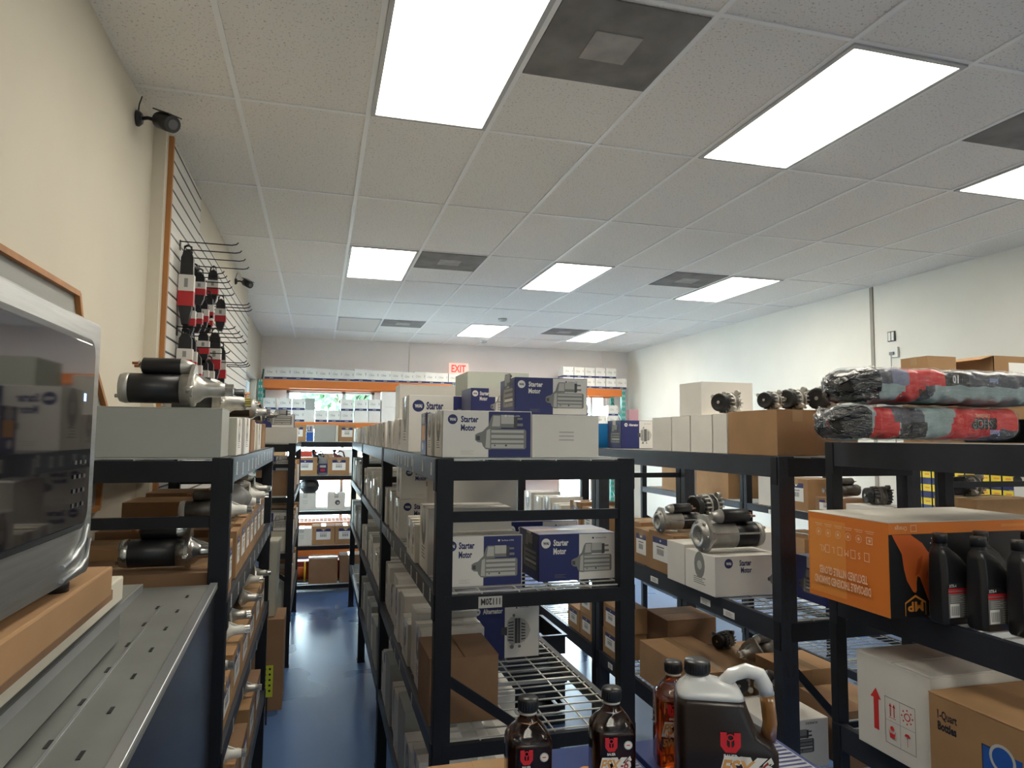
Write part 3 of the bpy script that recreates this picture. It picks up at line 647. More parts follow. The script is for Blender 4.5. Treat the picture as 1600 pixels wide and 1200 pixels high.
# ---------------------------------------------------------------- starters and alternators
PROTO = {}
def gear(b, x, r, L, m, n=10):
    pts = []
    for i in range(n*2):
        rr = r if i % 2 else r*.76
        for da in (-.25, .25): a = PI*(i+da)/n; pts.append((rr*math.cos(a), rr*math.sin(a)))
    rings = [[(x+h, p[0], p[1]) for p in pts] for h in (0, L)]
    b.loft(rings, m, sm=False)
def starter_parts(body, nose, tip, kind=''):
    key = ('s', body.name, nose.name, tip.name, kind)
    if key in PROTO: return PROTO[key]
    P = []; r = .042; o = (0, 0, r+.012)
    b = MB(); b.lathe([(r*.9, -.108), (r, -.10), (r, .035 if kind != 'face' else -.021)], body, o, 'X', 24); P.append(('motor_body', b.mesh('motor_body')))
    b = MB(); b.lathe([(r*.5, -.126), (r*.93, -.122), (r*1.02, -.11), (r*1.02, -.098)], nose, o, 'X', 24)
    for a in (.8, .8+PI): b.cyl((-.13, math.cos(a)*r*.8, o[2]+math.sin(a)*r*.8), (-.10, math.cos(a)*r*.8, o[2]+math.sin(a)*r*.8), .005, STEEL, 8)
    P.append(('end_cap', b.mesh('end_cap')))
    b = MB()
    if kind == 'face':
        b.lathe([(r*1.02, -.02), (r*1.02, .075), (r*1.15, .08), (r*1.3, .085), (r*1.3, .098), (r*1.0, .099), (r*.95, .112), (r*.62, .112), (r*.60, .100), (r*.3, .100)], nose, o, 'X', 28)
        T = [(-r*1.1, -r*.9), (r*1.1, -r*.6), (r*1.75, .0), (r*1.7, r*.5), (r*1.3, r*.8), (r*.7, r*1.75), (-r*.2, r*1.75), (-r*1.4, r*.7), (-r*1.9, -r*.2)]
        b.loft([[(x, y, o[2]+z*.95) for y, z in T] for x in (.086, .098)], nose, sm=False)
        for a_ in range(6): b.lathe([(.006, .098), (.006, .104)], STEEL, (0, math.cos(a_*PI/3)*r*1.1, o[2]+math.sin(a_*PI/3)*r*1.1), 'X', 6)
        b.bar((-.10, r*1.08, o[2]+.01), (.09, r*1.08, o[2]+.01), .006, .006, STEEL); b.bar((-.10, -r*1.08, o[2]+.01), (.09, -r*1.08, o[2]+.01), .006, .006, STEEL)
    else:
        b.lathe([(r*1.03, .033), (r*1.03, .055), (r*1.18, .060), (r*1.18, .070), (r*.98, .072), (r*.86, .082), (r*.60, .094), (r*.52, .105), (r*.50, .135), (r*.42, .150), (r*.25, .152)], nose, o, 'X', 24)
        T = [(-r*1.1, -r*.6), (r*1.1, -r*.6), (r*1.75, .0), (r*1.7, r*.5), (r*1.3, r*.8), (r*.6, r*1.8), (-r*.2, r*1.8), (-r*1.4, r*.7), (-r*1.9, -r*.2)]
        b.loft([[(x, y, o[2]+z*.95) for y, z in T] for x in (.060, .070)], nose, sm=False)
        b.bar((.07, 0, o[2]+r*.9), (.12, 0, o[2]+r*.35), .012, .014, nose)
        for (y, z) in ((r*1.5, r*.25), (-r*1.6, -r*.1)): b.lathe([(.010, .057), (.010, .074)], nose, (0, y, o[2]+z), 'X', 10)
    P.append(('drive_housing', b.mesh('drive_housing')))
    b = MB(); oo = (0, .008, o[2]+r+.022); b.lathe([(.018, -.072), (.024, -.068), (.024, .03), (.020, .045), (.012, .064)], nose, oo, 'X', 18, mats=[PKB, body, nose, nose]); P.append(('solenoid', b.mesh('solenoid')))
    b = MB()
    for (y, z) in ((.012, .0), (-.012, .006)): b.lathe([(.004, -.095), (.004, -.07)], COPPER, (0, oo[1]+y, oo[2]+z), 'X', 8); b.lathe([(.007, -.080), (.007, -.075)], STEEL, (0, oo[1]+y, oo[2]+z), 'X', 6)
    P.append(('terminal_stud', b.mesh('terminal_stud')))
    b = MB(); gear(b, .150 if kind != 'face' else .0985, r*.42, .022 if kind != 'face' else .008, tip); b2 = [(x, y, z+o[2]) for x, y, z in b.v]; b.v = b2; P.append(('pinion_gear', b.mesh('pinion_gear')))
    PROTO[key] = P; return P
def unit(parts, name, label, cat, x, y, z, rz, s, group, tilt=0):
    t = empty(name, (x, y, z+.001), rot=(tilt, 0, rz)); t.scale = (s, s, s); tag(t, label, cat, group)
    for n, me in parts: mkobj(n, me, t)
    return t
def starter(label, x, y, z, rz=0, s=1, body=BLKP, nose=ALU, tip=STEEL, tilt=0, kind=''):
    return unit(starter_parts(body, nose, tip, kind), 'starter_motor', label, 'starter motor', x, y, z, rz, s, 'loose starter motors', tilt)
def alt_parts(nose, stat):
    key = ('a', nose.name, stat.name)
    if key in PROTO: return PROTO[key]
    P = []; r = .062; o = (0, 0, r+.002)
    b = MB(); b.lathe([(.018, -.092), (.040, -.094), (.050, -.098), (.052, -.094), (.046, -.089), (.051, -.085), (.046, -.080), (.051, -.076), (.046, -.071), (.052, -.067), (.052, -.062), (.014, -.060)], BLKP, o, 'X', 24)
    b.lathe([(.010, -.104), (.010, -.096)], STEEL, o, 'X', 6); P.append(('pulley', b.mesh('pulley')))
    for nm, xa, xb, sg in (('front_housing', -.058, -.018, -1), ('rear_housing', .018, .062, 1)):
        b = MB(); inner, outer = (xa, xb) if sg < 0 else (xb, xa)
        b.lathe([(r*.82, min(xa, xb)+.004), (r*.86, max(xa, xb))] if sg < 0 else [(r*.86, xa), (r*.80, xb-.004)], PG3, o, 'X', 20)
        b.lathe([(r*.18, inner), (r*.55, inner), (r*.6, inner+.005*-sg)] if sg < 0 else [(r*.6, inner-.005), (r*.55, inner), (r*.18, inner)], nose, o, 'X', 20)
        b.lathe([(r*.95, outer-.008), (r*1.02, outer-.006), (r*1.02, outer+.003)] if sg < 0 else [(r*1.02, outer-.003), (r*1.02, outer+.006), (r*.95, outer+.008)], nose, o, 'X', 24)
        for i in range(16):
            a = 2*PI*i/16; T = Matrix.Translation(o) @ Matrix.Rotation(a, 4, 'X')
            b.box(min(inner, outer)+.002, -.0035, r*.5, max(inner, outer)-.002, .0035, r*.99, nose, T)
        P.append((nm, b.mesh(nm)))
    b = MB(); b.lathe([(r*.96, -.018), (r*1.0, -.014), (r*1.0, .014), (r*.96, .018)], stat, o, 'X', 28); P.append(('stator_ring', b.mesh('stator_ring')))
    for a, x0_ in ((.5, -.045), (.5+PI, -.045), (2.2, .03)):
        b = MB()
        y, z = math.cos(a)*r*1.18, math.sin(a)*r*1.18+o[2]
        b.lathe([(.014, x0_-.012), (.014, x0_+.014)], nose, (0, y, max(z, .016)), 'X', 12)
        b.bar((x0_, math.cos(a)*r*.9, math.sin(a)*r*.9+o[2]), (x0_, y, max(z, .016)), .018, .02, nose)
        P.append(('mounting_ear', b.mesh('mounting_ear')))
    b = MB(); b.box(.060, -.02, o[2]-.01, .072, .025, o[2]+.03, PKB); b.lathe([(.005, .06), (.005, .085)], STEEL, (0, -.01, o[2]+.038), 'X', 8); P.append(('terminal_block', b.mesh('terminal_block')))
    PROTO[key] = P; return P
def alternator(label, x, y, z, rz=0, s=1, nose=ALU, stat=DARKALU, tilt=0):
    return unit(alt_parts(nose, stat), 'alternator', label, 'alternator', x, y, z, rz, s, 'loose alternators', tilt)

# ---------------------------------------------------------------- middle rack, top shelf
Z1 = 1.83; GM = 'cartons on top of the middle racks'
carton('white and navy starter motor box at the front left corner of the middle rack top', .386, 2.235, Z1, .302, .155, .155, WHITE, (('F', 'starter_w'), ('L', 'side_w')), group=GM)
carton('narrow printed box just behind the front starter motor box on the middle rack', .378, 2.395, Z1, .29, .115, .150, WHITE, (('L', 'side_w'),), group=GM)
carton('narrow navy sided box behind the front starter motor boxes on the middle rack', .375, 2.515, Z1, .26, .13, .155, NAVY, (('L', 'side_n'),), group=GM)
carton('plain white box at the front right of the middle rack top, carrying a navy box', .692, 2.24, Z1, .242, .30, .146, WHITE, (('F', 'lines'),), tape=False, group=GM)
carton('navy and white starter motor box stacked on the plain white box', .645, 2.275, Z1+.147, .262, .22, .128, NAVY, (('F', 'starter_n'), ('L', 'side_motor')), group=GM, rz=-.03)
carton('tall white and navy starter motor box standing behind the front one on the middle rack', .375, 3.05, Z1, .39, .24, .250, WHITE, (('F', 'starter_w'), ('L', 'side_w')), group=GM)
carton('white box under the small navy starter motor box on the middle rack', .66, 2.62, Z1, .27, .3, .15, WHITE, group=GM)
carton('small navy starter motor box peeping out behind the stacked navy box', .60, 2.80, Z1+.151, .20, .2, .12, NAVY, (('F', 'starter_n'),), group=GM)
carton('big plain white box rising behind the tall starter motor box', .57, 5.2, Z1, .43, .3, .455, WHITE, tape=False, group=GM)
carton('big pale grey green box far back on the middle racks under the exit sign', .88, 4.22, Z1, .40, .4, .475, M('pale_green_cardboard', (.44, .46, .40), .6, var=.05, scale=4), tape=False, group=GM, name='large_box')
row('far half of the nearest middle rack top', 1, .372, 3.32, 4.15, Z1, [(.17, .15, WHITE, 'side_w'), (.16, .155, WHITE, None), (.13, .14, CREAM, 'side_w')], GM)
row('on top of the second middle rack', 1, .370, 4.2, 6.1, Z1, [(.16, .15, WHITE, 'side_w'), (.2, .145, CREAM, None), (.17, .15, GREYC, 'side_w'), (.12, .14, WHITE, None)], GM, depth=.18)
row('on top of the third middle rack', 1, .370, 6.18, 8.0, Z1, [(.2, .15, WHITE, None), (.22, .14, WHITE, 'side_w'), (.18, .15, GREYC, None)], GM)
# middle rack, second shelf
Z2 = 1.405; G2 = 'cartons on the second shelf of the middle rack'
carton('white and navy starter motor box at the front left of the middle rack second shelf', .40, 2.28, Z2, .272, .14, .165, WHITE, (('F', 'starter_w'), ('L', 'side_w')), group=G2)
carton('navy starter motor box at the front right of the middle rack second shelf', .735, 2.30, Z2, .285, .22, .160, NAVY, (('F', 'starter_n'), ('L', 'side_motor')), group=G2, rz=.02)
carton('long navy and white starter motor box lying behind the front pair on the second shelf', .70, 2.62, Z2, .30, .2, .165, NAVY, (('F', 'starter_n'),), group=G2)
carton('white carton standing behind the front left starter box on the second shelf', .385, 2.50, Z2, .31, .2, .235, WHITE, (('L', 'side_w'),), group=G2)
carton('shorter cream box in the left row of the second shelf', .372, 2.74, Z2, .2, .12, .15, CREAM, (('L', 'side_w'),), group=G2)
carton('cream box behind the shorter one in the left row of the second shelf', .374, 2.87, Z2, .2, .14, .155, CREAM, (('L', 'side_w'),), group=G2)
carton('starter motor box standing on the second shelf below another starter motor box', .385, 3.42, Z2, .36, .22, .185, WHITE, (('F', 'starter_w'), ('L', 'side_w')), group=G2)
carton('starter motor box stacked on another, right under the top beam', .395, 3.44, Z2+.186, .34, .22, .158, WHITE, (('F', 'starter_w'), ('L', 'side_w')), group=G2)
carton('large pale box leaning tall at the back of the second shelf', .50, 3.0, Z2, .36, .3, .31, WHITE, tape=False, group=G2, name='white_box')
row('at the back left of the second shelf', 1, .372, 3.7, 4.1, Z2, [(.13, .2, WHITE, None)], G2)
row('on the second shelf of the second middle rack', 1, .372, 4.22, 6.08, Z2, [(.14, .2, WHITE, 'side_w'), (.13, .24, WHITE, None), (.2, .16, GREYC, None), (.16, .22, CREAM, 'side_w')], 'cartons on the second middle rack')
row('on the second shelf of the third middle rack', 1, .372, 6.2, 8.0, Z2, [(.16, .22, WHITE, None), (.2, .25, GREYC, None), (.14, .18, WHITE, None)], 'cartons on the third middle rack')
# third shelf
Z3 = .95; G3 = 'cartons on the third shelf of the middle rack'
carton('brown box at the front left of the middle rack third shelf', .372, 2.335, Z3, .235, .26, .215, DBROWN, (), tape=False, group=G3)
carton('navy and white alternator box on the third wire shelf', .625, 2.95, Z3, .325, .28, .24, NAVY, (('F', 'alt_n'),), group=G3)
row('on the third shelf behind the brown box', 1, .374, 2.61, 4.1, Z3, [(.16, .23, WHITE, 'side_w'), (.17, .255, WHITE, None), (.2, .17, CREAM, 'side_w'), (.15, .24, WHITE, None)], G3, depth=.24)
carton('brown paper wrapped carton at the back right of the third shelf', .72, 3.6, Z3, .3, .3, .3, DBROWN, group=G3)
row('on the third shelf of the second middle rack', 1, .372, 4.22, 6.08, Z3, [(.2, .2, WHITE, None), (.16, .24, GREYC, 'side_w'), (.22, .18, CREAM, None)], 'cartons on the second middle rack')
row('on the third shelf of the third middle rack', 1, .372, 6.2, 8.0, Z3, [(.2, .2, WHITE, None), (.26, .24, GREYC, None)], 'cartons on the third middle rack')
Z4 = .46; G4 = 'cartons on the lowest shelf of the middle rack'
for i, (x, y, a, c, h, m) in enumerate(((.38, 2.35, .2, .2, .20, CREAM), (.62, 2.4, .12, .5, .18, WHITE), (.80, 2.32, .14, .62, .16, GREYC), (.62, 2.98, .3, .3, .15, WHITE), (.62, 3.36, .34, .3, .2, WHITE))):
    carton(['cream box at the near left of the lowest middle shelf', 'long white box seen through the wire shelf, left one', 'long grey box seen through the wire shelf, right one', 'white box seen through the wire shelf under the alternator box', 'white box farthest back under the wire shelf'][i], x, y, Z4, a, c, h, m, group=G4)
row('on the lowest shelf of the nearest middle rack', 1, .372, 2.6, 4.1, Z4, [(.17, .26, WHITE, None), (.2, .22, WHITE, 'side_w'), (.24, .3, GREYC, None)], G4, depth=.22)
row('on the lowest shelf of the second middle rack', 1, .372, 4.22, 6.08, Z4, [(.22, .22, WHITE, None), (.3, .26, GREYC, None)], 'cartons on the second middle rack')

# ---------------------------------------------------------------- left rack stock
GL = 'stock on top of the left rack'
carton('long grey box lying across the near end of the left rack top', -.640, 2.24, Z1, .357, .17, .148, GREYC, (), tape=False, group=GL)
ys = 2.43; LR = [('pale cream', .16, .125, CREAM, 'side_w'), ('white', .2, .13, WHITE, 'side_w'), ('cream', .15, .125, CREAM, None), ('brown', .17, .13, DBROWN, None), ('white', .22, .125, WHITE, 'side_w'), ('cream', .2, .12, CREAM, 'side_w'), ('white', .2, .12, WHITE, None), ('brown', .2, .125, BROWN, None), ('cream', .18, .12, CREAM, None)]
ly = []
for i, (cn, wd, ht, m, pr) in enumerate(LR):
    carton(f"{cn} box, {NUMW[i]} behind the long grey box on the left rack top", -.262-.28-.004*i+.012*(i % 2), ys, Z1, .28, wd-.008, ht, m, (('R', pr),) if pr else (), group=GL); ly.append((ys+wd/2, ht)); ys += wd
starter('large black starter motor with silver ends lying on the long grey box', -.45, 2.325, Z1+.149, 0, 1.08, BLKP, ALU)
starter('silver starter motor with brass gear behind the large black one', -.40, 2.60, Z1+.133, .25, .95, BLKP, ALU, BRASS)
starter('silver starter motor, third on the left rack top', -.40, 2.80, Z1+.133, .1, .85, BLKP, ALU)
starter('silver starter motor with black end pointing at the aisle', -.36, 3.02, Z1+.133, PI, .85, BLKP, ALU)
starter('dark starter motor fifth along the left rack top', -.38, 3.2, Z1+.13, PI-.2, .85, BLKP, DARKALU)
starter('silver starter motor sixth along the left rack top', -.36, 3.40, Z1+.13, 0, .8, BLKP, ALU)
starter('silver starter motor seventh along the left rack top', -.36, 3.62, Z1+.13, PI, .8, BLKP, STEEL)
starter('chrome coloured starter motor last on the left rack top', -.35, 3.85, Z1+.13, .4, .8, BLKP, STEEL)
Z = 1.41; GL2 = 'stock on the second shelf of the left rack'
carton('long brown box under the big black starter motor on the left rack', -.765, 2.29, Z, .48, .26, .075, DBROWN, group=GL2)
starter('big black starter motor lying on the front brown box', -.44, 2.34, Z+.076, 0, 1.0, BLKP, STEEL)
carton('brown box stepped behind the front one on the left rack', -.765, 2.58, Z, .40, .22, .11, BROWN, group=GL2)
carton('second stepped brown box on the left rack', -.765, 2.82, Z, .40, .22, .135, DBROWN, group=GL2)
for i in range(3):
    carton(['lowest', 'middle', 'topmost'][i]+' long flat brown box of the stack at the back of the left rack', -.765, 3.10+.03*i, Z+.07*i, .40, .26, .069, BROWN, tape=False, group=GL2)
    carton(['lower', 'middle', 'upper'][i]+' flat brown box behind the long flat stack on the left rack', -.765, 3.50+.03*i, Z+.072*i, .40, .28, .071, DBROWN, tape=False, group=GL2)
y = 2.56
for i, (wd, ht, m) in enumerate(((.13, .16, BROWN), (.19, .17, BROWN), (.16, .175, BROWN), (.17, .17, BROWN), (.17, .18, BROWN), (.2, .175, BROWN), (.22, .17, BROWN))):
    if i == 0: y = 2.30; carton('slim brown box with a sticker nearest on the left rack aisle edge', -.278, y, Z, .022, .09, .16, m, (('R', 'sticker'),), group=GL2, tape=False); y = 2.56
    carton(f"{NUMW[i]} stickered brown box behind the slim one on the left rack aisle edge", -.262-.09, y, Z, .09, wd-.01, ht, m, (('R', 'sticker'),), group=GL2); y += wd
for i, (x, yy, zz, rz, s, bd, ns, l) in enumerate(((-.36, 2.64, .185, 0, .8, DARKALU, WPL, 'grey starter motor with a white nose nearest over the labelled boxes'), (-.35, 2.98, .185, 0, .75, STEEL, WPL, 'starter motor with a white nose, second over the labelled boxes'), (-.34, 3.3, .185, .1, .75, STEEL, WPL, 'starter motor with a white nose, third over the labelled boxes'), (-.35, 3.62, .19, 0, .75, STEEL, ALU, 'silver starter motor fourth over the labelled boxes'))):
    starter(l, x, yy, Z+zz-.004, rz, s, bd, ns)
bg_ = MB(); R = random.Random(3); rings = []
for j in range(9):
    rr = .055*math.sin(PI*(j+.6)/10)+.012; rings.append([(rr*1.3*math.cos(2*PI*i/14)*(1+R.uniform(-.12, .12)), rr*math.sin(2*PI*i/14)*(1+R.uniform(-.12, .12)), j*.016) for i in range(14)])
bg_.loft(rings, BAG); tag(bg_.build('plastic_bag', None, (-.33, 2.82, Z+.176)), 'clear crumpled plastic bag between the starters on the left rack', 'bag')
Z = .98
for i in range(6):
    carton(f"{NUMW[i]} brown box from the camera on the third shelf of the left rack", -.262-.3, 2.30+.29*i, Z, .3, .27, [.14, .17, .15, .16, .18, .15][i], BROWN, (('R', 'sticker'),), group='brown boxes on the third left shelf')
    starter(f"silver starter motor on the {NUMW[i]} brown box of the third left shelf", -.38+.02*(i % 2), 2.43+.29*i, Z+[.141, .171, .151, .161, .181, .151][i], .15*(i % 3), .8, DARKALU, [ALU, WPL, ALU][i % 3])
Z = .50
for i in range(5):
    carton(f"{NUMW[i]} brown box from the camera on the lowest shelf of the left rack", -.262-.3, 2.30+.34*i, Z, .3, .3, [.15, .2, .16, .2, .17][i], BROWN if i % 2 else DBROWN, (('R', 'sticker'),), group='boxes on the lowest left shelf')
starter('white ended starter motor on a brown box of the lowest left shelf', -.36, 2.78, .70+.001, 0, .8, DARKALU, WPL)
starter('loose starter motor on the fourth brown box of the lowest left shelf', -.36, 3.46, .70+.001, 0, .8, DARKALU, ALU)
# between the two left racks
b = MB(); b.loft([[(x*s_, y*s_, z) for x, y in ((-.06, -.1), (.06, -.1), (.07, .1), (-.07, .1))] for s_, z in ((.85, 0), (1, .5), (1.06, .51), (1.06, .53), (.97, .53))], M('beige_plastic', (.55, .53, .44), .5)); tag(b.build('plastic_bin', None, (-.32, 5.35, .62), bevel=.004), 'tall beige plastic bin standing between the two left racks', 'bin')
carton('brown box below the beige bin between the two left racks', -.46, 5.2, 0, .26, .34, .615, DBROWN, group=None)
t = empty('yellow_sign', (-.25, 4.95, 0)); tag(t, 'yellow green printed card standing by the floor between the left racks', 'card')
MB().box(-.07, -.004, .18, .0, .004, .38, M('lime_card', (.55, .62, .04), .5)).build('card', t); MB().box(-.04, .004, 0, -.03, .012, .3, BKPL).build('stand', t)
k = Ink(); [k.disc(.02+.03*(i % 2), .03+.035*(i//2), .008, PK, 8) for i in range(10)]
b = MB(); k.emit(b, Matrix(((1, 0, 0, -.07), (0, 0, -1, -.0045), (0, 1, 0, .19), (0, 0, 0, 1)))); b.build('print', t)
# far left rack
GF = 'stock on the far left rack'
carton('plain white box on top of the far left rack under the starter box', -.56, 6.13, 1.83, .378, .3, .13, WHITE, tape=False, group=GF)
carton('small navy and white starter box on top of the far left rack', -.58, 6.16, 1.961, .37, .2, .115, NAVY, (('F', 'starter_n'),), group=GF)
carton('starter box with a printed picture on the second shelf of the far left rack', -.50, 6.16, 1.60, .30, .22, .12, GREYC, (('F', 'starter_n'),), group=GF)
carton('dark brown box under the upper starter box of the far left rack', -.50, 6.16, 1.39, .30, .22, .209, DBROWN, group=GF)
carton('starter box with a navy print on the third shelf of the far left rack', -.50, 6.16, .93+.17, .29, .22, .15, GREYC, (('F', 'starter_n'),), group=GF)
carton('cream box beneath the navy printed box of the far left rack', -.50, 6.16, .93, .29, .22, .168, CREAM, group=GF)
row('aisle side of far left rack second shelf', -1, -.195, 6.45, 7.9, 1.39, [(.25, .2, WHITE, None), (.3, .25, BROWN, None)], GF)
row('aisle side of far left rack third shelf', -1, -.195, 6.45, 7.9, .93, [(.25, .2, WHITE, None), (.3, .25, BROWN, None)], GF)
row('aisle side of far left rack lowest shelf', -1, -.195, 6.2, 7.9, .45, [(.3, .22, GREYC, None), (.3, .25, BROWN, None)], GF)

# ---------------------------------------------------------------- rack across the aisle end
Y = 8.88; GE = 'stock on the rack across the end of the aisle'
def far(label, x, z, sx, sz, m, faces=(), dy=0, sy=.28, tape=True): return carton(label, x, Y+dy, z, sx, sy, sz, m, faces, tape=tape, group=GE)
far('brown box with a sticker at the left on the top shelf of the end rack', -.36, 1.825, .20, .20, BROWN, (('F', 'sticker'),))
o = far('narrow blue and white box lettered LE on the top shelf of the end rack', -.155, 1.825, .085, .20, M('blue_white_box', (.60, .61, .62), .5))
k = Ink(); k.rect(0, 0, .083, .11, PB); k.text('LE', .01, .125, .055, PN, .8, .03); b = MB(); k.emit(b, face_T('F', .083, .283)); b.build('front_print', o)
far('plain greyish white box in the middle of the top shelf of the end rack', -.065, 1.825, .255, .205, GREYC, tape=False)
far('thin cream box edge on the top shelf of the end rack', .195, 1.825, .03, .20, CREAM, tape=False)
far('brown box with a sticker at the right on the top shelf of the end rack', .23, 1.825, .205, .20, BROWN, (('F', 'sticker'),))
far('brown box with a sticker at the left on the second shelf of the end rack', -.30, 1.41, .285, .215, BROWN, (('F', 'sticker'),))
far('brown box with a sticker at the right on the second shelf of the end rack', .12, 1.41, .25, .215, BROWN, (('F', 'sticker'),))
far('white box at the left on the third shelf of the end rack', -.275, .985, .26, .20, WHITE, (('F', 'lines'),))
o = far('white box with a small dark picture on the end rack third shelf', .12, .985, .21, .20, WHITE)
k = Ink(); k.disc(.12, .09, .03, PG3, 14); k.disc(.125, .085, .014, PG1, 10); k.rect(.08, .15, .13, .16, PG2); b = MB(); k.emit(b, face_T('F', .212, .282)); b.build('front_print', o)
far('white box with a torn top on the fourth shelf of the end rack', -.285, .565, .225, .20, WHITE, (('F', 'lines'),))
far('brown box with a sticker in the middle of the fourth shelf of the end rack', -.05, .565, .265, .225, BROWN, (('F', 'sticker'),))
far('brown box with a sticker at the right on the fourth shelf of the end rack', .22, .565, .25, .225, BROWN, (('F', 'sticker'),))
far('large plain brown box on the bottom shelf of the end rack', -.08, .10, .34, .30, DBROWN)
far('brown box at the right of the bottom shelf of the end rack', .285, .10, .25, .33, DBROWN)
o = far('long red carton at the back of the bottom shelf of the end rack', -.27, .10, .80, .225, M('red_carton', (.50, .06, .03), .5), dy=.285, sy=.16, tape=False)
# round black object, jugs, reel
t = empty('tank', (-.10, 9.0, 1.186)); tag(t, 'round black tank standing on the left white box of the end rack', 'tank'); b = MB()
b.lathe([(.03, 0), (.07, .005), (.105, .04), (.118, .09), (.105, .14), (.07, .175), (.02, .185)], BKPL, (0, 0, 0)); b.build('body', t); b = MB(); b.lathe([(.122, .085), (.122, .095)], PKB); b.build('rim', t)
def jug_small(label, x, z, m, capm, s=1, y=9.02):
    t = empty('fluid_jug', (x, y, z+.001)); tag(t, label, 'jug', 'small jugs on the end rack'); t.scale = (s, s, s)
    b = MB(); b.loft([[(a*px*.8+dx, a*py*.9, zz) for px, py in ((-.08, -.04), (-.06, -.055), (.06, -.055), (.08, -.04), (.08, .04), (.06, .055), (-.06, .055), (-.08, .04))] for a, dx, zz in ((.92, 0, 0), (1, 0, .01), (1, 0, .17), (.85, 0, .21), (.4, -.035, .235), (.22, -.045, .245), (.22, -.045, .262))], m); b.build('body', t)
    MB().lathe([(.024, .262), (.024, .29), (.022, .292)], capm, (-.045, 0, 0)).build('cap', t); MB().tube([(-.02, 0, .245), (.02, 0, .275), (.06, 0, .262), (.078, 0, .2)], .009, m).build('handle', t)
    k = Ink(); k.rect(-.055, .03, .055, .15, PN); k.rect(-.04, .10, .04, .13, PG1); k.rect(-.03, .05, .03, .08, PR); b = MB(); k.emit(b, Matrix(((1, 0, 0, 0), (0, 0, -1, -.05), (0, 1, 0, 0), (0, 0, 0, 1)))); b.build('label', t)
jug_small('grey oil jug with a printed label between the brown boxes on the end rack', .052, 1.41, M('grey_plastic', (.22, .24, .27), .4), PKB, .92, 8.95)
jug_small('dark red jug standing behind the right brown box on the end rack', .24, 1.41, M('maroon_plastic', (.16, .03, .04), .4), PKB, 1.05, 9.25)
jug_small('dark jug with a loop handle behind the left side of the grey jug', -.02, 1.41, BKPL, PKB, 1.05, 9.25)
t = empty('cable_reel', (-.285, 8.99, .10)); tag(t, 'yellow reel with an orange core standing on the bottom shelf of the end rack', 'reel'); YP = M('yellow_plastic', (.75, .48, .03), .45)
MB().lathe([(.13, 0), (.13, .022)], YP, (-.02, 0, .132), 'X', 28).build('flange', t); MB().lathe([(.06, .022), (.06, .17)], M('orange_core', (.55, .12, .03), .5), (-.02, 0, .132), 'X').build('core', t); MB().lathe([(.13, .17), (.13, .19)], YP, (-.02, 0, .132), 'X', 28).build('flange', t)

# ---------------------------------------------------------------- pallet rack by the back wall
OR = M('orange_beam', (.62, .17, .03), .45); GU = M('green_upright', (.05, .30, .26), .45)
def upright(b, x, y0, y1):
    for y in (y0, y1-.06):
        b.box(x, y, 0, x+.07, y+.06, 2.755, GU)
        for i in range(28):
            for s_ in (-1, 1): b.box(x+.035+s_*.016-.007, y-.001, .15+i*.095, x+.035+s_*.016+.007, y+.001, .19+i*.095, PG1)
            b.box(x+.069, y+.02, .15+i*.095, x+.071, y+.04, .19+i*.095, PG1)
    z = .2
    while z < 2.6: b.bar((x+.035, y0+.05, z), (x+.035, y1-.05, z+.35), .02, .02, GU); z += .4
t = empty('pallet_rack', (-.93, 11.25, 0)); tag(t, 'orange beamed pallet rack with green uprights along the back wall', 'rack')
for x in (0, 3.02, 6.06):
    b = MB(); upright(b, x, 0, .55); b.build('upright', t)
for (xa, xb) in ((.07, 3.02), (3.09, 6.06)):
    for z, h in ((2.755, .13), (2.10, .10), (1.30, .10), (.56, .10), (.14, .10)):
        for y in (0, .50): MB().box(xa, y, z-h, xb, y+.05, z, OR).build('beam', t)
        b = MB()
        for i in range(int((xb-xa)/.06)+1): xx = xa+i*.06; b.box(xx, .0, z, xx+.004, .55, z+.004, WIRE)
        for y in (.02, .15, .28, .41, .53): b.box(xa, y, z+.004, xb, y+.005, z+.008, WIRE)
        b.build('wire_deck', t)
GO = 'white cartons with a navy base stripe on the pallet rack'
FM = MB(); sx = .188; FM.box(-sx/2, -.14, 0, sx/2, .14, .176, WHITE); FM.box(-sx/2-.0005, -.1405, .176, sx/2+.0005, -.002, .179, WHITE); FM.box(-sx/2-.0005, .002, .176, sx/2+.0005, .1405, .179, WHITE); FME = FM.mesh('carton')
b = MB(); art('filter', sx, .179).emit(b, face_T('F', sx, .2815)); FPR = b.mesh('front_print')
BAND = MB().box(-sx/2-.0008, -.1408, 0, sx/2+.0008, .1408, .032, NAVY).mesh('base_stripe')
def fbox(label, x, z, rz=0, s=1, y=11.42, grp=GO):
    o = mkobj('filter_box', FME, None, (x, y, z+.0005), rz); o.scale = (s, 1, s); tag(o, label, 'box', grp)
    mkobj('front_print', FPR, o); mkobj('base_stripe', BAND, o); return o
ZT = 2.764; x = -.84
for i in range(15):
    s = [1.03, 1.06, 1.07, 1.05, 1, .98, .94, 1.08, 1, 1, 1, .94, 1.03, .97, .97, .97, .97][i]
    fbox(f"navy striped white carton, {ORD[i]} from the left on the pallet rack top", x+.094*s, ZT, 0, s); x += .1895*s
for i in (15, 16): fbox(f"navy striped white carton, {ORD[i]} from the left on the pallet rack top", x+.10, ZT, 0, .95); x += .185
for i in range(5): fbox(f"{ORD[i]} white carton of the upper layer at the pallet rack right end", 4.14+.2*i, ZT+.1805)
for i in range(6): fbox(f"{ORD[i]} white carton of the lower layer at the pallet rack right end", 4.14+.2*i, ZT)
ZM = 2.109
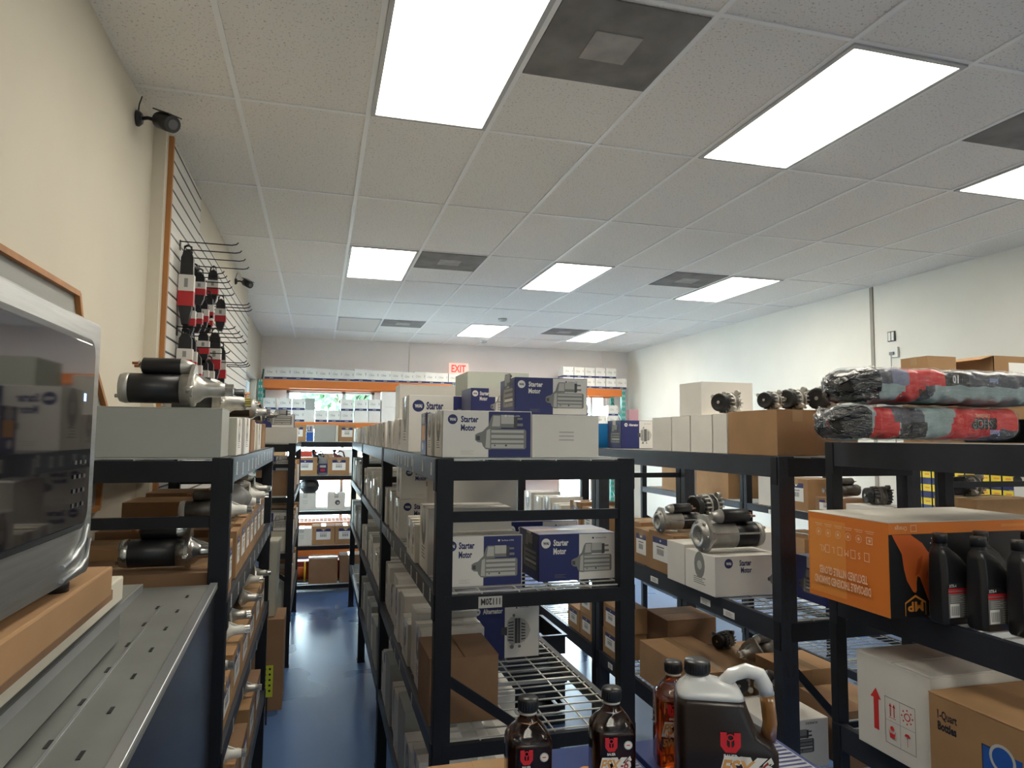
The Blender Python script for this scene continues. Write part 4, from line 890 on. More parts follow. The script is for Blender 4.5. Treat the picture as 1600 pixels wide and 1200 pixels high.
for i, (xx, ly_, nm) in enumerate(((-.76, 0, 'bottom carton of the leftmost column'), (-.76, 1, 'top carton of the leftmost column'), (-.53, 0, 'lower one left of the pair'), (-.33, 0, 'lower left carton before the bright window'), (-.33, 1, 'upper left carton before the bright window'), (-.53, 1, 'upper one left of the pair'), (.02, 0, 'first of the low window row'), (.215, 0, 'second of the low window row'), (.41, 0, 'third of the low window row'), (.41, 1, 'upper left of the window trio'), (.605, 1.0, 'upper middle carton of the right window trio'), (.80, 1.02, 'upper right carton of the right window trio'))):
    z = ZM+.1805*ly_
    if xx > .55: continue
    fbox(f"white carton on the pallet rack middle beam, {nm}", xx, z)
carton('plain white box at the window left on the pallet rack middle beam', -.235, 11.28, ZM, .155, .28, .185, WHITE, tape=False, group='plain boxes on the pallet rack')
carton('grey side of a carton stacked on the plain white box before the window', -.230, 11.28, ZM+.186, .15, .28, .18, GREYC, tape=False, group='plain boxes on the pallet rack')
carton('plain white box at the right of the bright window on the pallet rack', .525, 11.28, ZM, .22, .28, .185, WHITE, tape=False, group='plain boxes on the pallet rack')
fbox('white carton on top of the right plain box on the pallet rack', .63, ZM+.187)
fbox('white carton on the pallet rack middle beam, highest at the right of the window', .838, ZM+.187)
carton('narrow plain white box under the highest carton on the pallet rack', .752, 11.28, ZM, .17, .28, .185, WHITE, tape=False, group='plain boxes on the pallet rack')
carton('lower tall white box of the pair right of the bright window', .95, 11.28, ZM, .28, .28, .25, WHITE, tape=False, group='plain boxes on the pallet rack')
carton('upper tall white box of the pair right of the bright window', .95, 11.28, ZM+.251, .28, .28, .25, WHITE, tape=False, group='plain boxes on the pallet rack')
for i, (xx, zz) in enumerate(((4.42, 0), (4.42, 1), (4.98, 0), (4.98, 1), (4.75, 0))): fbox(f"white carton before the right back window, {['lower left', 'upper left', 'lower right', 'upper right', 'lower middle'][i]} one", xx, ZM+.1805*zz)

for i, (xx, m, h) in enumerate(((-.80, BROWN, .36), (-.34, M('red_carton', (.50, .06, .03), .5), .34), (-.02, DBROWN, .30), (.30, WHITE, .37), (.72, BROWN, .33))):
    carton(['brown', 'red', 'dark brown', 'white', 'last brown'][i]+' carton behind the end rack, low on the pallet rack', xx, 11.3, 1.309, .30, .4, h, m, group='cartons low on the pallet rack', tape=False)

# ---------------------------------------------------------------- right hand row
Z = 1.83; GT = 'boxes on top of the right rack'
carton('plain brown box at the near corner of the right rack top', 1.845, 2.50, Z, .20, .36, .195, BROWN, tape=True, group=GT)
carton('second plain brown box right of the corner one on the right rack', 2.065, 2.56, Z, .24, .3, .195, BROWN, group=GT)
carton('small plain white box just behind the brown corner box on the right rack', 1.85, 2.88, Z, .24, .12, .19, WHITE, tape=False, group=GT)
carton('white box fourth from the left end of the white row on the right rack', 1.85, 3.01, Z, .26, .20, .188, WHITE, tape=False, group=GT)
carton('white box third from the left end of the white row on the right rack', 1.85, 3.22, Z, .28, .19, .187, WHITE, tape=False, group=GT)
carton('greyish white box at the left end of the white row on the right rack', 1.85, 3.42, Z, .28, .22, .186, WHITE, tape=False, group=GT)
carton('white box stacked on the white row of the right rack', 1.86, 3.12, Z+.189, .30, .22, .17, WHITE, tape=False, group=GT)
carton('navy and white alternator box on the right row top, left of the white boxes', 1.91, 4.2, Z, .25, .22, .185, NAVY, (('F', 'alt_n'), ('L', 'side_motor')), group=GT)
carton('bright blue box left of the alternator box on the right row top', 1.85, 4.55, Z, .22, .2, .17, M('teal_blue_box', (.01, .17, .42), .4), tape=False, group=GT, name='blue_box')
o = carton('small pink and white box standing behind the alternator box', 2.10, 4.48, Z, .07, .05, .27, M('pink_white_box', (.62, .36, .42), .5), tape=False, group=GT, name='pink_box')
alternator('alternator on the white boxes, leftmost of the four on the right rack top', 1.93, 2.99, Z+.190, .45, .85, ALU)
alternator('alternator second from the left on the right rack top', 1.915, 2.63, Z+.196, .45, .66, ALU)
alternator('alternator third from the left on the right rack top, its pulley in front', 2.085, 2.70, Z+.196, .45, .82, ALU) 
alternator('alternator nearest the shop towels on the right rack top', 2.27, 2.72, Z+.196, .5, .95, ALU)
Z = 1.165; GU2 = 'boxes on the middle shelf of the right rack'
carton('white box with a starter motor picture on its slanted open end, beside the slotted post', 1.79, 2.90, Z, .36, .27, .185, WHITE, (('F', 'open_starter'), ('L', 'side_w')), group=GU2, tape=False)
carton('plain white box just left of the open starter box on the right rack', 1.79, 3.18, Z, .26, .18, .20, WHITE, tape=False, group=GU2)
carton('brown box with a large white sticker on its end on the right rack', 1.83, 3.37, Z, .24, .28, .215, BROWN, (('L', 'sticker'),), group=GU2)
carton('brown box with a sticker left of the large sticker box on the right rack', 1.84, 3.67, Z, .24, .20, .20, BROWN, (('L', 'sticker'),), group=GU2)
carton('long brown box farther along the right rack middle shelf', 1.9, 3.90, Z, .42, .24, .22, BROWN, group=GU2)
carton('large white box behind the big starter motor on the right rack', 2.10, 3.20, Z, .34, .26, .245, WHITE, tape=False, group=GU2)
carton('white and navy box under the black and silver alternator', 2.10, 3.55, Z, .29, .24, .262, WHITE, (('F', 'starter_n'),), group=GU2)
carton('navy box behind the slotted post on the right rack', 2.17, 2.62, Z, .26, .2, .2, NAVY, (('L', 'side_motor'),), group=GU2)
starter('big silver and black starter motor lying on the open starter box', 1.94, 3.03, Z+.186, PI, 1.45, BLKP, ALU, kind='face')
starter('silver starter motor with black end lying on the brown boxes', 1.93, 3.51, Z+.216, PI, 1.1, BLKP, ALU, kind='face')
alternator('black and silver alternator standing on the white and navy box', 2.22, 3.67, Z+.263, .2, 1.15, ALU, BLKP)
alternator('dark alternator beside the slotted post on the middle shelf', 2.37, 2.98, Z+.002, .5, .9, ALU)
Z = .50; GV = 'stock on the low shelf of the right rack'
carton('big plain brown carton on the low shelf of the right rack', 1.86, 3.22, Z, .34, .62, .21, BROWN, group=GV)
carton('dark brown box upright behind the big brown carton', 2.06, 3.87, Z, .33, .3, .30, DBROWN, tape=False, group=GV)
carton('brown box with a cut open top beside the big brown carton', 2.21, 3.2, Z, .28, .5, .20, BROWN, tape=True, group=GV)
starter('dark starter motor lying on the opened brown box', 2.34, 3.36, Z+.201, PI+.3, 1.0, DARKALU, ALU)
alternator('dark brown used alternator on the boxes of the low shelf', 2.28, 3.60, Z+.201, .4, .75, DARKALU, DARKALU)
carton('white starter motor box low on the right rack behind the slotted post', 1.86, 2.62, Z, .30, .30, .20, WHITE, (('F', 'low_starter'),), group=GV, tape=False)
starter('grey starter motor on the low white starter box', 2.02, 2.80, Z+.201, 1.2, 1.0, DARKALU, ALU)
alternator('grey alternator on the low white starter box', 1.96, 2.98, Z+.201, 1.0, .8, ALU, DARKALU)
carton('brown box on the low shelf behind the diagonal brace', 2.2, 2.56, Z, .28, .3, .24, DBROWN, group=GV)
carton('white edged brown box stacked behind the diagonal brace', 2.19, 2.9, Z, .28, .28, .30, BROWN, group=GV)
# rack beyond
Z = .50; GW = 'brown boxes on the second right rack'
for i, (y, z, nm) in enumerate(((4.11, 0, 'lower near'), (4.10, 1, 'upper near'), (4.52, 0, 'lower middle'), (4.53, 1, 'upper middle'), (4.78, 0, 'lower far'))):
    carton(f"stickered brown box, {nm} one of the low stacks right of the middle rack", 1.84, y, Z+.161*z, .2, .235, .16, BROWN, (('L', 'sticker'),), group=GW)
for i, (y, ht, m, pr) in enumerate(((4.52, .24, BROWN, 'sticker'), (4.78, .26, BROWN, 'sticker'), (5.2, .2, WHITE, 'side_w'), (5.45, .24, WHITE, 'side_w'), (5.7, .22, WHITE, None), (6.0, .24, WHITE, 'side_w'))):
    carton(f"{colour_word(m)} box {NUMW[i]} from the camera on the middle shelf of the second right rack", 1.85, y, 1.165, .28, .22, ht, m, (('L', pr),) if pr else (), group='boxes on the second right rack')
for i in range(5): carton(f"white box {NUMW[i]} along the top of the second right rack", 2.1, 4.9+.28*i, 1.83, .3, .25, [.14, .12, .15, .1, .13][i], WHITE, group='boxes on the second right rack')
# rack in the far right row
GS = 'boxes in the far right row'
ob = MB(); ob.box(-.17, -.18, 0, .17, .18, .004, BROWN); ob.box(-.17, -.18, 0, .17, -.176, .60, BROWN); ob.box(-.17, .176, 0, .17, .18, .60, BROWN); ob.box(-.17, -.18, 0, -.166, .18, .60, BROWN); ob.box(.166, -.18, 0, .17, .18, .60, BROWN)
t = mkobj('cardboard_box', ob.mesh('carton'), None, (4.19, 3.5, 1.8305)); tag(t, 'tall open brown carton at the right edge, with a folded out flap', 'box', GS)
fl = MB(); fl.bar((-.17, 0, .60), (-.28, 0, .57), .36, .004, BROWN); fl.build('flap', t); MB().box(-.05, -.1815, .40, .12, -.1805, .56, PAPER).build('shipping_label', t)
carton('large brown carton on top of the far right row, above the shop towels', 3.50, 3.31, 1.832, .215, .20, .575, BROWN, (), group=GS) 
carton('lower brown carton to the right on top of the far right row', 3.73, 3.35, 1.832, .28, .28, .49, BROWN, group=GS)
for i, (x, y, z, a, c, h, m, pr, l) in enumerate(((3.54, 4.45, 1.36, .3, .26, .24, BROWN, 'sticker', 'brown box with a sticker on the upper shelf of the far right row'), (3.54, 4.8, 1.36, .25, .26, .25, WHITE, None, 'white box on the upper shelf of the far right row'), (3.54, 5.5, 1.36, .4, .55, .30, BROWN, None, 'large brown box between the posts of the far right row'), (3.54, 6.1, 1.36, .3, .3, .30, WHITE, None, 'white box beside the large brown one in the far right row'), (3.54, 6.45, 1.36, .3, .3, .3, BROWN, None, 'brown box farthest along the upper shelf of the far right row'), (3.53, 4.1, 1.36, .28, .26, .12, DBROWN, 'sticker', 'low dark brown box near the slotted post in the far right row'), (3.53, 3.75, 1.36, .28, .3, .10, WHITE, None, 'flat white box under a dark alternator in the far right row'), (3.54, 3.4, .85, .4, .4, .32, WHITE, None, 'white carton on the lower shelf of the far right row'), (3.54, 3.9, .85, .4, .5, .3, BROWN, None, 'brown carton on the lower shelf of the far right row'), (3.54, 4.5, .85, .4, .5, .3, BROWN, None, 'second brown carton on the lower shelf of the far right row'))):
    carton(l, x, y, z, a, c, h, m, (('L', pr),) if pr else (), group=GS)
alternator('dark alternator on the flat white box under the shop towel rack', 3.66, 3.88, 1.461, -.3, 1.0, DARKALU)
carton('low brown carton carrying the silver alternator in the far right row', 3.84, 3.32, 1.36, .50, .30, .185, BROWN, group=GS)
alternator('silver and brown alternator lying beyond the orange glove box', 3.96, 3.47, 1.547, .1, 1.1, ALU, DARKALU)
starter('dark starter motor on the near upper shelf of the far right row', 3.66, 4.22, 1.481, PI, 1, DARKALU, DARKALU)

# wall display of yellow tagged cards, thermostat and outlet on the right wall
bd = empty('display_panel', (XR-.001, 4.7, 1.2)); tag(bd, 'dark blue display panel with hooks on the right wall', 'display wall')
MB().box(-.02, -.9, 0, 0, .75, .55, M('panel_navy', (.03, .045, .12), .6)).build('board', bd)
CM = MB(); CM.box(-.012, -.045, 0, 0, .045, .12, NAVY); CM.box(-.0135, -.045, .055, -.012, .045, .118, PY); CM.box(-.0138, -.03, .08, -.0134, .02, .095, PO); CME = CM.mesh('card')
n = 0
for rw in range(4):
    for cl in range(14):
        yy = 5.35-.105*cl-(.03 if cl > 2 else 0)-(.03 if cl > 5 else 0)
        if cl in (9, 10): continue
        tag(mkobj('hanging_card', CME, None, (XR-.022, yy, 1.625-.125*rw)), f"yellow headed card, {ORD[cl]} from the left, {['top', 'second', 'third', 'bottom'][rw]} row, right wall", 'card', 'yellow headed cards on the right wall')
t = empty('white_sign', (XR-.021, 4.37, 1.36)); tag(t, 'white card with a black disc hanging among the yellow cards', 'card'); MB().box(-.01, -.075, 0, 0, .075, .29, WPL).build('card', t); MB().lathe([(.04, -.014), (.04, -.010)], PKB, (0, 0, .22), 'X').build('disc', t)
t = empty('wall_switch', (XR-.001, 5.63, 2.94)); tag(t, 'small black framed white plate on the right wall', 'switch'); MB().box(-.012, -.045, -.05, 0, .045, .05, PKB).build('frame', t)
b = MB(); b.box(-.016, -.035, -.042, -.0121, -.005, .042, WPL); b.box(-.016, .005, -.042, -.0121, .035, .042, WPL); b.build('plate', t)
t = empty('wall_outlet', (XR-.001, 5.6, 2.77)); tag(t, 'white outlet box with a grey plug and hanging cable on the right wall', 'outlet'); MB().box(-.02, -.05, -.045, 0, .04, .055, WPL).build('box', t); MB().box(-.035, -.01, -.02, -.02, .04, .01, PG2).build('plug', t); MB().tube([(-.03, .02, -.02), (-.02, .03, -.12), (-.012, .01, -.3), (-.012, .015, -.6), (-.012, .01, -.9)], .004, PG2, 6).build('cable', t)

# ---------------------------------------------------------------- glove box and oil on the right edge rack
OC = M('orange_print', (.68, .19, .025), .45); OC2 = M('orange_light_print', (.74, .27, .05), .45); KC = M('black_print', (.012, .012, .014), .4); LT = M('print_pale_orange', (.80, .52, .34), .5)
sx, sy, sz = .66, .365, .292
gx, gy, gz = 1.705, 1.78, 1.3535
t = mkobj('glove_box', None, None, (gx+sx/2, gy+sy/2, gz)) ; tag(t, 'orange and black glove box lying upside down beside the black oil jugs', 'box')
b = MB(); b.box(-sx/2, -sy/2, 0, sx/2, sy/2, sz-.003, OC); b.box(-sx/2-.001, -sy/2-.001, sz-.003, sx/2+.001, sy/2+.001, sz, M('pale_box_bottom', (.55, .52, .46), .6, var=.06, scale=4)); b.build('body', t, bevel=.002)
k = Ink(); W = sy
k.rect(W*.02, sz*.06, W*.50, sz*.92, OC2)
for i in range(6):
    xx = W*(.15+.13*i); k.rect(xx-.018, sz*.865, xx+.018, sz*.872, LT); k.rect(xx-.012, sz*.845, xx+.016, sz*.851, LT); k.ring(xx, sz*.77, .013, .0016, LT, 14) if i < 5 else k.frame(xx-.014, sz*.73, xx+.012, sz*.81, .003, LT)
    k.disc(xx, sz*.77, .006, LT, 6)
for i, c in enumerate(('XL', 'L', 'M', 'S')):
    xx = W*(.17+.165*i); k.text(c, xx, sz*.545, .022, LT, .9, 0, flip=True); k.frame(xx+W*.075, sz*.54, xx+W*.135, sz*.635, .0022, LT)
k.text('TEXTURED NITRILE GLOVES', W*.17, sz*.29, .026, LT, .48, .03, flip=True); k.text('DISPOSABLE THICKENED DIAMOND', W*.10, sz*.17, .026, LT, .44, .03, flip=True)
b = MB(); k.emit(b, face_T('L', sx, sy)); b.build('side_print', t)
k = Ink(); k.rect(0, 0, sx, sz*.87, KC); k.text('Orange', .025, sz*.905, .014, LT, .8, .01, flip=True); k.frame(.085, sz*.895, .108, sz*.965, .0018, LT); k.rect(.45, sz*.92, .58, sz*.95, OC2)
S = sz; hand = [(.02, .81), (.03, .77), (.075, .62), (.085, .47), (.10, .36), (.135, .25), (.15, .235), (.158, .26), (.158, .34), (.165, .40), (.18, .38), (.225, .16), (.24, .13), (.25, .15), (.245, .2), (.228, .33), (.232, .36), (.25, .34), (.262, .37), (.25, .42), (.258, .45), (.262, .49), (.25, .52), (.262, .56), (.262, .60), (.235, .63), (.20, .72), (.145, .79), (.13, .81)]
HANDC = M('print_glove_orange', (.62, .12, .02), .5); HANDD = M('print_glove_dark', (.44, .07, .012), .5)
hx = lambda p: (p[0]*.64, p[1]*S*1.07)
k.poly([hx(p) for p in hand], HANDC); k.poly([hx(p) for p in ((.15, .40), (.17, .56), (.2, .6), (.19, .5), (.175, .42))], HANDD); k.poly([hx(p) for p in ((.215, .36), (.225, .45), (.245, .52), (.235, .43))], HANDD)
for i in range(5):
    for j in range(3): k.disc(.165+.013*i-.005*(j % 2), S*(.82-.05*j), .0024, PG1, 6)
cx = .092; k.text('MP', cx-.030, S*.06, S*.10, OC2, 1, .03, flip=True, fit=.060)
for a, c in (((cx-.040, .02), (cx-.037, .16)), ((cx+.037, .02), (cx+.040, .16))): k.rect(a[0], a[1]*S, c[0], c[1]*S, OC2)
k.poly([(cx-.040, .16*S), (cx-.037, .145*S), (cx, .21*S), (cx, .235*S)], OC2); k.poly([(cx, .21*S), (cx+.037, .145*S), (cx+.040, .16*S), (cx, .235*S)], OC2)
b = MB(); k.emit(b, face_T('F', sx, sy)); b.build('front_print', t)
# black quart jugs
def oil_quart(label, x, y, z, rz=0, s=1):
    t = empty('oil_jug', (x, y, z+.001), rz=rz); t.scale = (s, s, s); tag(t, label, 'jug', 'black oil jugs beside the glove box')
    def ring(x0, x1, hy, zz, ch=.012): return [(x0, -hy+ch, zz), (x0+ch, -hy, zz), (x1-ch, -hy, zz), (x1, -hy+ch, zz), (x1, hy-ch, zz), (x1-ch, hy, zz), (x0+ch, hy, zz), (x0, hy-ch, zz)]
    b = MB(); b.loft([ring(-.052, .052, .029, 0), ring(-.056, .056, .032, .006), ring(-.056, .056, .032, .125), ring(-.055, .050, .031, .14), ring(-.055, .012, .028, .182), ring(-.052, -.012, .022, .198, .008), ring(-.048, -.018, .015, .206, .006), ring(-.048, -.018, .015, .220, .006)], M('oil_jug_black', (.013, .013, .015), .28)); b.build('body', t, bevel=.002)
    MB().lathe([(.019, .216), (.019, .240), (.017, .242)], BKPL, (-.033, 0, 0)).build('cap', t)
    k = Ink(); k.rect(-.046, .02, .042, .112, PG2); k.rect(-.046, .098, .042, .112, PK); k.text('XTR-4', -.043, .101, .008, PW, .8, .02); k.rect(-.046, .092, .042, .098, PR); k.rect(-.046, .084, .042, .089, PR)
    for i in range(9): k.rect(.0, .026+.006*i, .036-.006*(i % 3), .028+.006*i, PG1)
    for i in range(4): k.rect(-.04, .062+.005*i, .0-.008*(i % 2), .064+.005*i, PG1)
    k.rect(-.044, .022, -.012, .058, PAPER)
    for i in range(9): k.rect(-.040+.003*i, .027, -.0388+.003*i, .052, PK)
    b = MB(); k.emit(b, Matrix(((1, 0, 0, 0), (0, 0, -1, -.0325), (0, 1, 0, 0), (0, 0, 0, 1)))); b.build('label', t)
oil_quart('black oil jug with a red striped label, leftmost beside the glove box', 1.860, 1.705, 1.353, 0, 1.1)
oil_quart('black oil jug with a red striped label, second beside the glove box', 1.910, 1.62, 1.353, 0, 1.1)
oil_quart('black oil jug cut off by the right edge of the photo', 1.96, 1.535, 1.353, 0, 1.1)
oil_quart('black oil jug standing in the second row behind the middle one', 2.03, 1.715, 1.353, 0, 1.1)
oil_quart('black oil jug standing in the second row at the right', 2.18, 1.68, 1.353, 0, 1.1)
# boxes below: white one with the red arrow and the brown bottle carton
sx, sy, sz = .42, .30, .300; BX, BY, BZ = 1.80, 1.735, .8845
t = mkobj('white_box', None, None, (BX+sx/2, BY+sy/2, BZ)); tag(t, 'white carton with a red arrow and handling marks at the lower right', 'box')
b = MB(); b.box(-sx/2, -sy/2, 0, sx/2, sy/2, sz-.004, WHITE); b.box(-sx/2, -sy/2, sz-.004, sx/2, -.01, sz+.002, WHITE); b.box(-sx/2, .0, sz-.004, sx/2, sy/2, sz, WHITE); b.build('body', t, bevel=.0025)
k = Ink(); W = sy; RM = M('print_bright_red', (.62, .03, .03), .5)
k.poly([(W*.24, sz*.22), (W*.31, sz*.22), (W*.31, sz*.55), (W*.345, sz*.55), (W*.275, sz*.66), (W*.195, sz*.55), (W*.24, sz*.55)], RM)
k.frame(W*.40, sz*.14, W*.80, sz*.62, .0012, PG3); k.rect(W*.6, sz*.14, W*.603, sz*.62, PG2); k.rect(W*.4, sz*.38, W*.8, sz*.383, PG2)
for dx in (.47, .52): k.rect(W*dx, sz*.43, W*(dx+.012), sz*.53, RM); k.poly([(W*(dx-.012), sz*.53), (W*(dx+.024), sz*.53), (W*(dx+.006), sz*.57)], RM)
k.rect(W*.455, sz*.415, W*.55, sz*.42, RM)
k.ring(W*.7, sz*.50, .012, .003, RM, 14)
for i in range(8): a = i*PI/4; k.poly([(W*.7+math.cos(a)*.016, sz*.5+math.sin(a)*.016), (W*.7+math.cos(a+.15)*.023, sz*.5+math.sin(a+.15)*.023), (W*.7+math.cos(a-.15)*.023, sz*.5+math.sin(a-.15)*.023)], RM)
k.poly([(W*.45, sz*.30), (W*.47, sz*.21), (W*.53, sz*.21), (W*.55, sz*.30), (W*.53, sz*.26), (W*.47, sz*.26)], RM); k.disc(W*.5, sz*.31, .008, RM, 8)
k.poly([(W*.66, sz*.30), (W*.74, sz*.30), (W*.72, sz*.33), (W*.68, sz*.33)], RM); k.rect(W*.698, sz*.2, W*.703, sz*.3, RM)
b = MB(); k.emit(b, face_T('L', sx, sy)); b.build('handling_marks', t)
sx, sy, sz = .45, .58, .270; BX, BY, BZ = 1.775, 1.14, .8845
t = mkobj('cardboard_box', None, None, (BX+sx/2, BY+sy/2, BZ)); tag(t, 'brown bottle carton with a blue U shaped emblem at the lower right edge', 'box')
b = MB(); b.box(-sx/2, -sy/2, 0, sx/2, sy/2, sz-.004, BROWN); b.box(-sx/2-.001, -sy/2-.001, sz-.004, -.002, sy/2+.001, sz+.001, BROWN); b.box(.002, -sy/2-.001, sz-.004, sx/2+.001, sy/2+.001, sz, BROWN); b.build('body', t, bevel=.0025)
k = Ink(); k.text('1-Quart', .03, sz*.76, .024, PK, .62, .02); k.text('Bottles', .03, sz*.64, .024, PK, .66, .04)
ux, uy = .17, sz*.13
k.poly([(ux, uy+.155), (ux+.03, uy+.155), (ux+.03, uy+.02), (ux, uy+.02)], PK); k.poly([(ux+.003, uy+.152), (ux+.115, uy+.152), (ux+.115, uy+.05), (ux+.09, uy+.008), (ux+.03, uy+.008), (ux+.003, uy+.05)], PB)
k.poly([(ux+.004, uy+.09), (ux+.114, uy+.09), (ux+.114, uy+.05), (ux+.09, uy+.009), (ux+.03, uy+.009), (ux+.004, uy+.05)], PN)
k.disc(ux+.06, uy+.135, .038, PG1, 24); k.disc(ux+.06, uy+.135, .030, PB, 24); k.rect(ux+.052, uy+.01, ux+.068, uy+.10, PG1)
b = MB(); k.emit(b, face_T('L', sx, sy)); b.build('side_print', t)

# shop towel packs in clear wrap
TR = M('towel_pack_red', (.70, .012, .012), .28, bump=.35, scale=14); TG = M('towel_pack_grey', (.055, .06, .085), .28, bump=.35, scale=14); TK = M('towel_pack_black', (.012, .012, .014), .22, bump=.4, scale=14)
TB = M('paper_towel_blue', (.34, .45, .46), .9, var=.12, scale=30, bump=.7); TLB = M('towel_pack_lilac', (.22, .24, .36), .3, bump=.3, scale=14)
def pack(label, x, y, z, L, D, Hh, bands, seed, tilt=0, texts=()):
    """soft pack of towel rolls: bands = list of (x0, x1, z0 fraction, z1 fraction, material) printed over the front and top"""
    R = random.Random(seed); t = empty('shop_towel_pack', (x, y, z), rot=(0, tilt, -.03)); tag(t, label, 'towel pack', 'shop towel packs')
    NX, NA = 150, 64
    ph = [R.uniform(0, 6.28) for _ in range(8)]
    def wv(i, j): a_ = 2*PI*j/NA; u_ = i/NX*L; return .0022*math.sin(u_*70+ph[0]+2*math.sin(a_*2+ph[1]))+.0018*math.sin(u_*41+3*a_+ph[2])+.0015*math.sin(u_*120-5*a_+ph[3])+(.006*math.sin(9*a_+ph[4]+u_*20) if u_ < .09 else 0)
    wob = [[wv(i, j) for j in range(NA)] for i in range(NX+1)]
    def P(i, j, off=0):
        u = i/NX; a = 2*PI*j/NA; e = min(1, (u/.10))**.5*.72+.28; e2 = min(1, ((1-u)/.05))**.5*.3+.7
        s_ = e*e2; roll = .94+.06*abs(math.sin(PI*(u*L-.02)/.115))**.6
        sg = lambda v: math.copysign(abs(v)**.42, v)
        hy = D/2*s_*roll; hz = Hh/2*s_*roll
        return (u*L, (hy+off)*sg(math.cos(a))+wob[i][j], Hh/2*(.88+.12*s_)+(hz+off)*sg(math.sin(a))+wob[i][j])
    groups = {}
    for i in range(NX):
        for j in range(NA):
            pts = [P(i, j), P(i+1, j), P(i+1, (j+1) % NA), P(i, (j+1) % NA)]
            cx = sum(p[0] for p in pts)/4; cz = sum(p[2] for p in pts)/4/Hh; front = sum(p[1] for p in pts)/4
            m = TB
            for (x0, x1, z0, z1, mm, sl) in bands:
                if x0+sl*cz <= cx <= x1+sl*cz and z0 <= cz <= z1: m = mm
            groups.setdefault(m, []).append(pts)
    nm = {TR: 'red_wrapper', TG: 'grey_wrapper', TK: 'black_wrapper', TB: 'towel_rolls', TLB: 'lilac_wrapper'}
    for m, fs in groups.items():
        b = MB()
        for pts in fs: b.face(pts, m, True)
        me = b.mesh(nm[m]); bm = bmesh.new(); bm.from_mesh(me); bmesh.ops.remove_doubles(bm, verts=bm.verts, dist=.0002); bm.to_mesh(me); bm.free(); mkobj(nm[m], me, t)
    # clear film
    b = MB(); rings = [[P(i, j, .004+R.uniform(0, .004)) for j in range(0, NA, 2)] for i in range(0, NX+1, 4)]
    x0 = -.012; rings.insert(0, [(x0+R.uniform(-.006, .006), p[1]*.8, p[2]*.8+Hh*.1) for p in rings[0]]); b.loft(rings, FILM); b.build('clear_film', t)
    for (s, tx, tz, h, m, kw) in texts:
        k = Ink(); k.text(s, tx, tz, h, m, **kw); b = MB(); k.emit(b, Matrix(((1, 0, 0, 0), (0, 0, -1, -D/2-.0030), (0, 1, 0, 0), (0, 0, 0, 1)))); b.build('print', t)
    return t
def film_mat():
    m = bpy.data.materials.new('clear_film'); m.use_nodes = True; nt = m.node_tree; nt.nodes.clear()
    o = nt.nodes.new('ShaderNodeOutputMaterial'); tr = nt.nodes.new('ShaderNodeBsdfTransparent'); gl = nt.nodes.new('ShaderNodeBsdfGlossy'); mx = nt.nodes.new('ShaderNodeMixShader')
    tc = nt.nodes.new('ShaderNodeTexCoord'); mp = nt.nodes.new('ShaderNodeMapping'); mp.inputs['Scale'].default_value = (7, 7, 18); nz = nt.nodes.new('ShaderNodeTexNoise'); nz.inputs['Scale'].default_value = 3; nz.inputs['Detail'].default_value = 4; nz.inputs['Distortion'].default_value = 1.5
    bp = nt.nodes.new('ShaderNodeBump'); bp.inputs['Strength'].default_value = 1; bp.inputs['Distance'].default_value = .02
    nt.links.new(tc.outputs['Object'], mp.inputs[0]); nt.links.new(mp.outputs[0], nz.inputs['Vector']); nt.links.new(nz.outputs['Fac'], bp.inputs['Height'])
    gl.inputs['Roughness'].default_value = .12; nt.links.new(bp.outputs[0], gl.inputs['Normal']); mx.inputs[0].default_value = .15
    tr.inputs[0].default_value = (.97, .97, .97, 1)
    nt.links.new(tr.outputs[0], mx.inputs[1]); nt.links.new(gl.outputs[0], mx.inputs[2]); nt.links.new(mx.outputs[0], o.inputs[0]); return m
FILM = film_mat()
ZR = 1.905; TXW = M('towel_text_white', (.7, .7, .7), .5); TXB = M('towel_text_blue', (.35, .45, .8), .5)
pack('lower shop towel pack with red and grey print in clear wrap', 1.655, 1.99, ZR, .72, .24, .108,
     [(0, .09, 0, 1, TK, 0), (.09, .19, 0, 1, TR, .02), (.19, .30, 0, .5, TK, .03), (.19, .31, .5, 1, TG, -.02), (.30, .385, 0, 1, TB, .02), (.385, .75, 0, 1, TR, .05), (.54, .75, 0, .33, TG, .25), (.70, .8, 0, 1, TK, 0)], 5, 0,
     [('ORIGINAL', .50, .074, .013, LT, dict(sx=.75, bold=.01, flip=True)), ('SHOP', .485, .036, .034, PK, dict(sx=.85, bold=.09, flip=True)), ('SHOP', .490, .039, .028, PG1, dict(sx=.87, bold=.0, flip=True)), ('Scott', .56, .012, .02, TXB, dict(sx=.7, bold=.02, flip=True))])
pack('upper shop towel pack with red and dark print in clear wrap on the lower pack', 1.70, 2.00, ZR+.124, .82, .25, .115,
     [(0, .09, 0, 1, TK, 0), (.09, .15, .5, 1, TG, 0), (.14, .22, .5, 1, TLB, 0), (.20, .35, .52, 1, TR, .0), (.15, .235, 0, .55, TR, .08), (.235, .275, 0, .55, TG, .08), (.35, .45, .5, 1, TK, .0), (.45, .9, .52, 1, TG, 0)], 9, 0,
     [('10', .375, .066, .026, TXW, dict(sx=.8, bold=.04, flip=True)), ('SHOP', .235, .02, .022, PK, dict(sx=.6, bold=.06)), ('Scott', .53, .068, .018, TXB, dict(sx=.7, bold=.02, flip=True))])
# dark folded item at the pack ends
b = MB(); b.box(0, 0, 0, .3, .26, .085, BKPL); tag(b.build('black_case', None, (2.40, 1.86, ZR-.0115), bevel=.006), 'plain black case at the right edge on the towel rack', 'case')

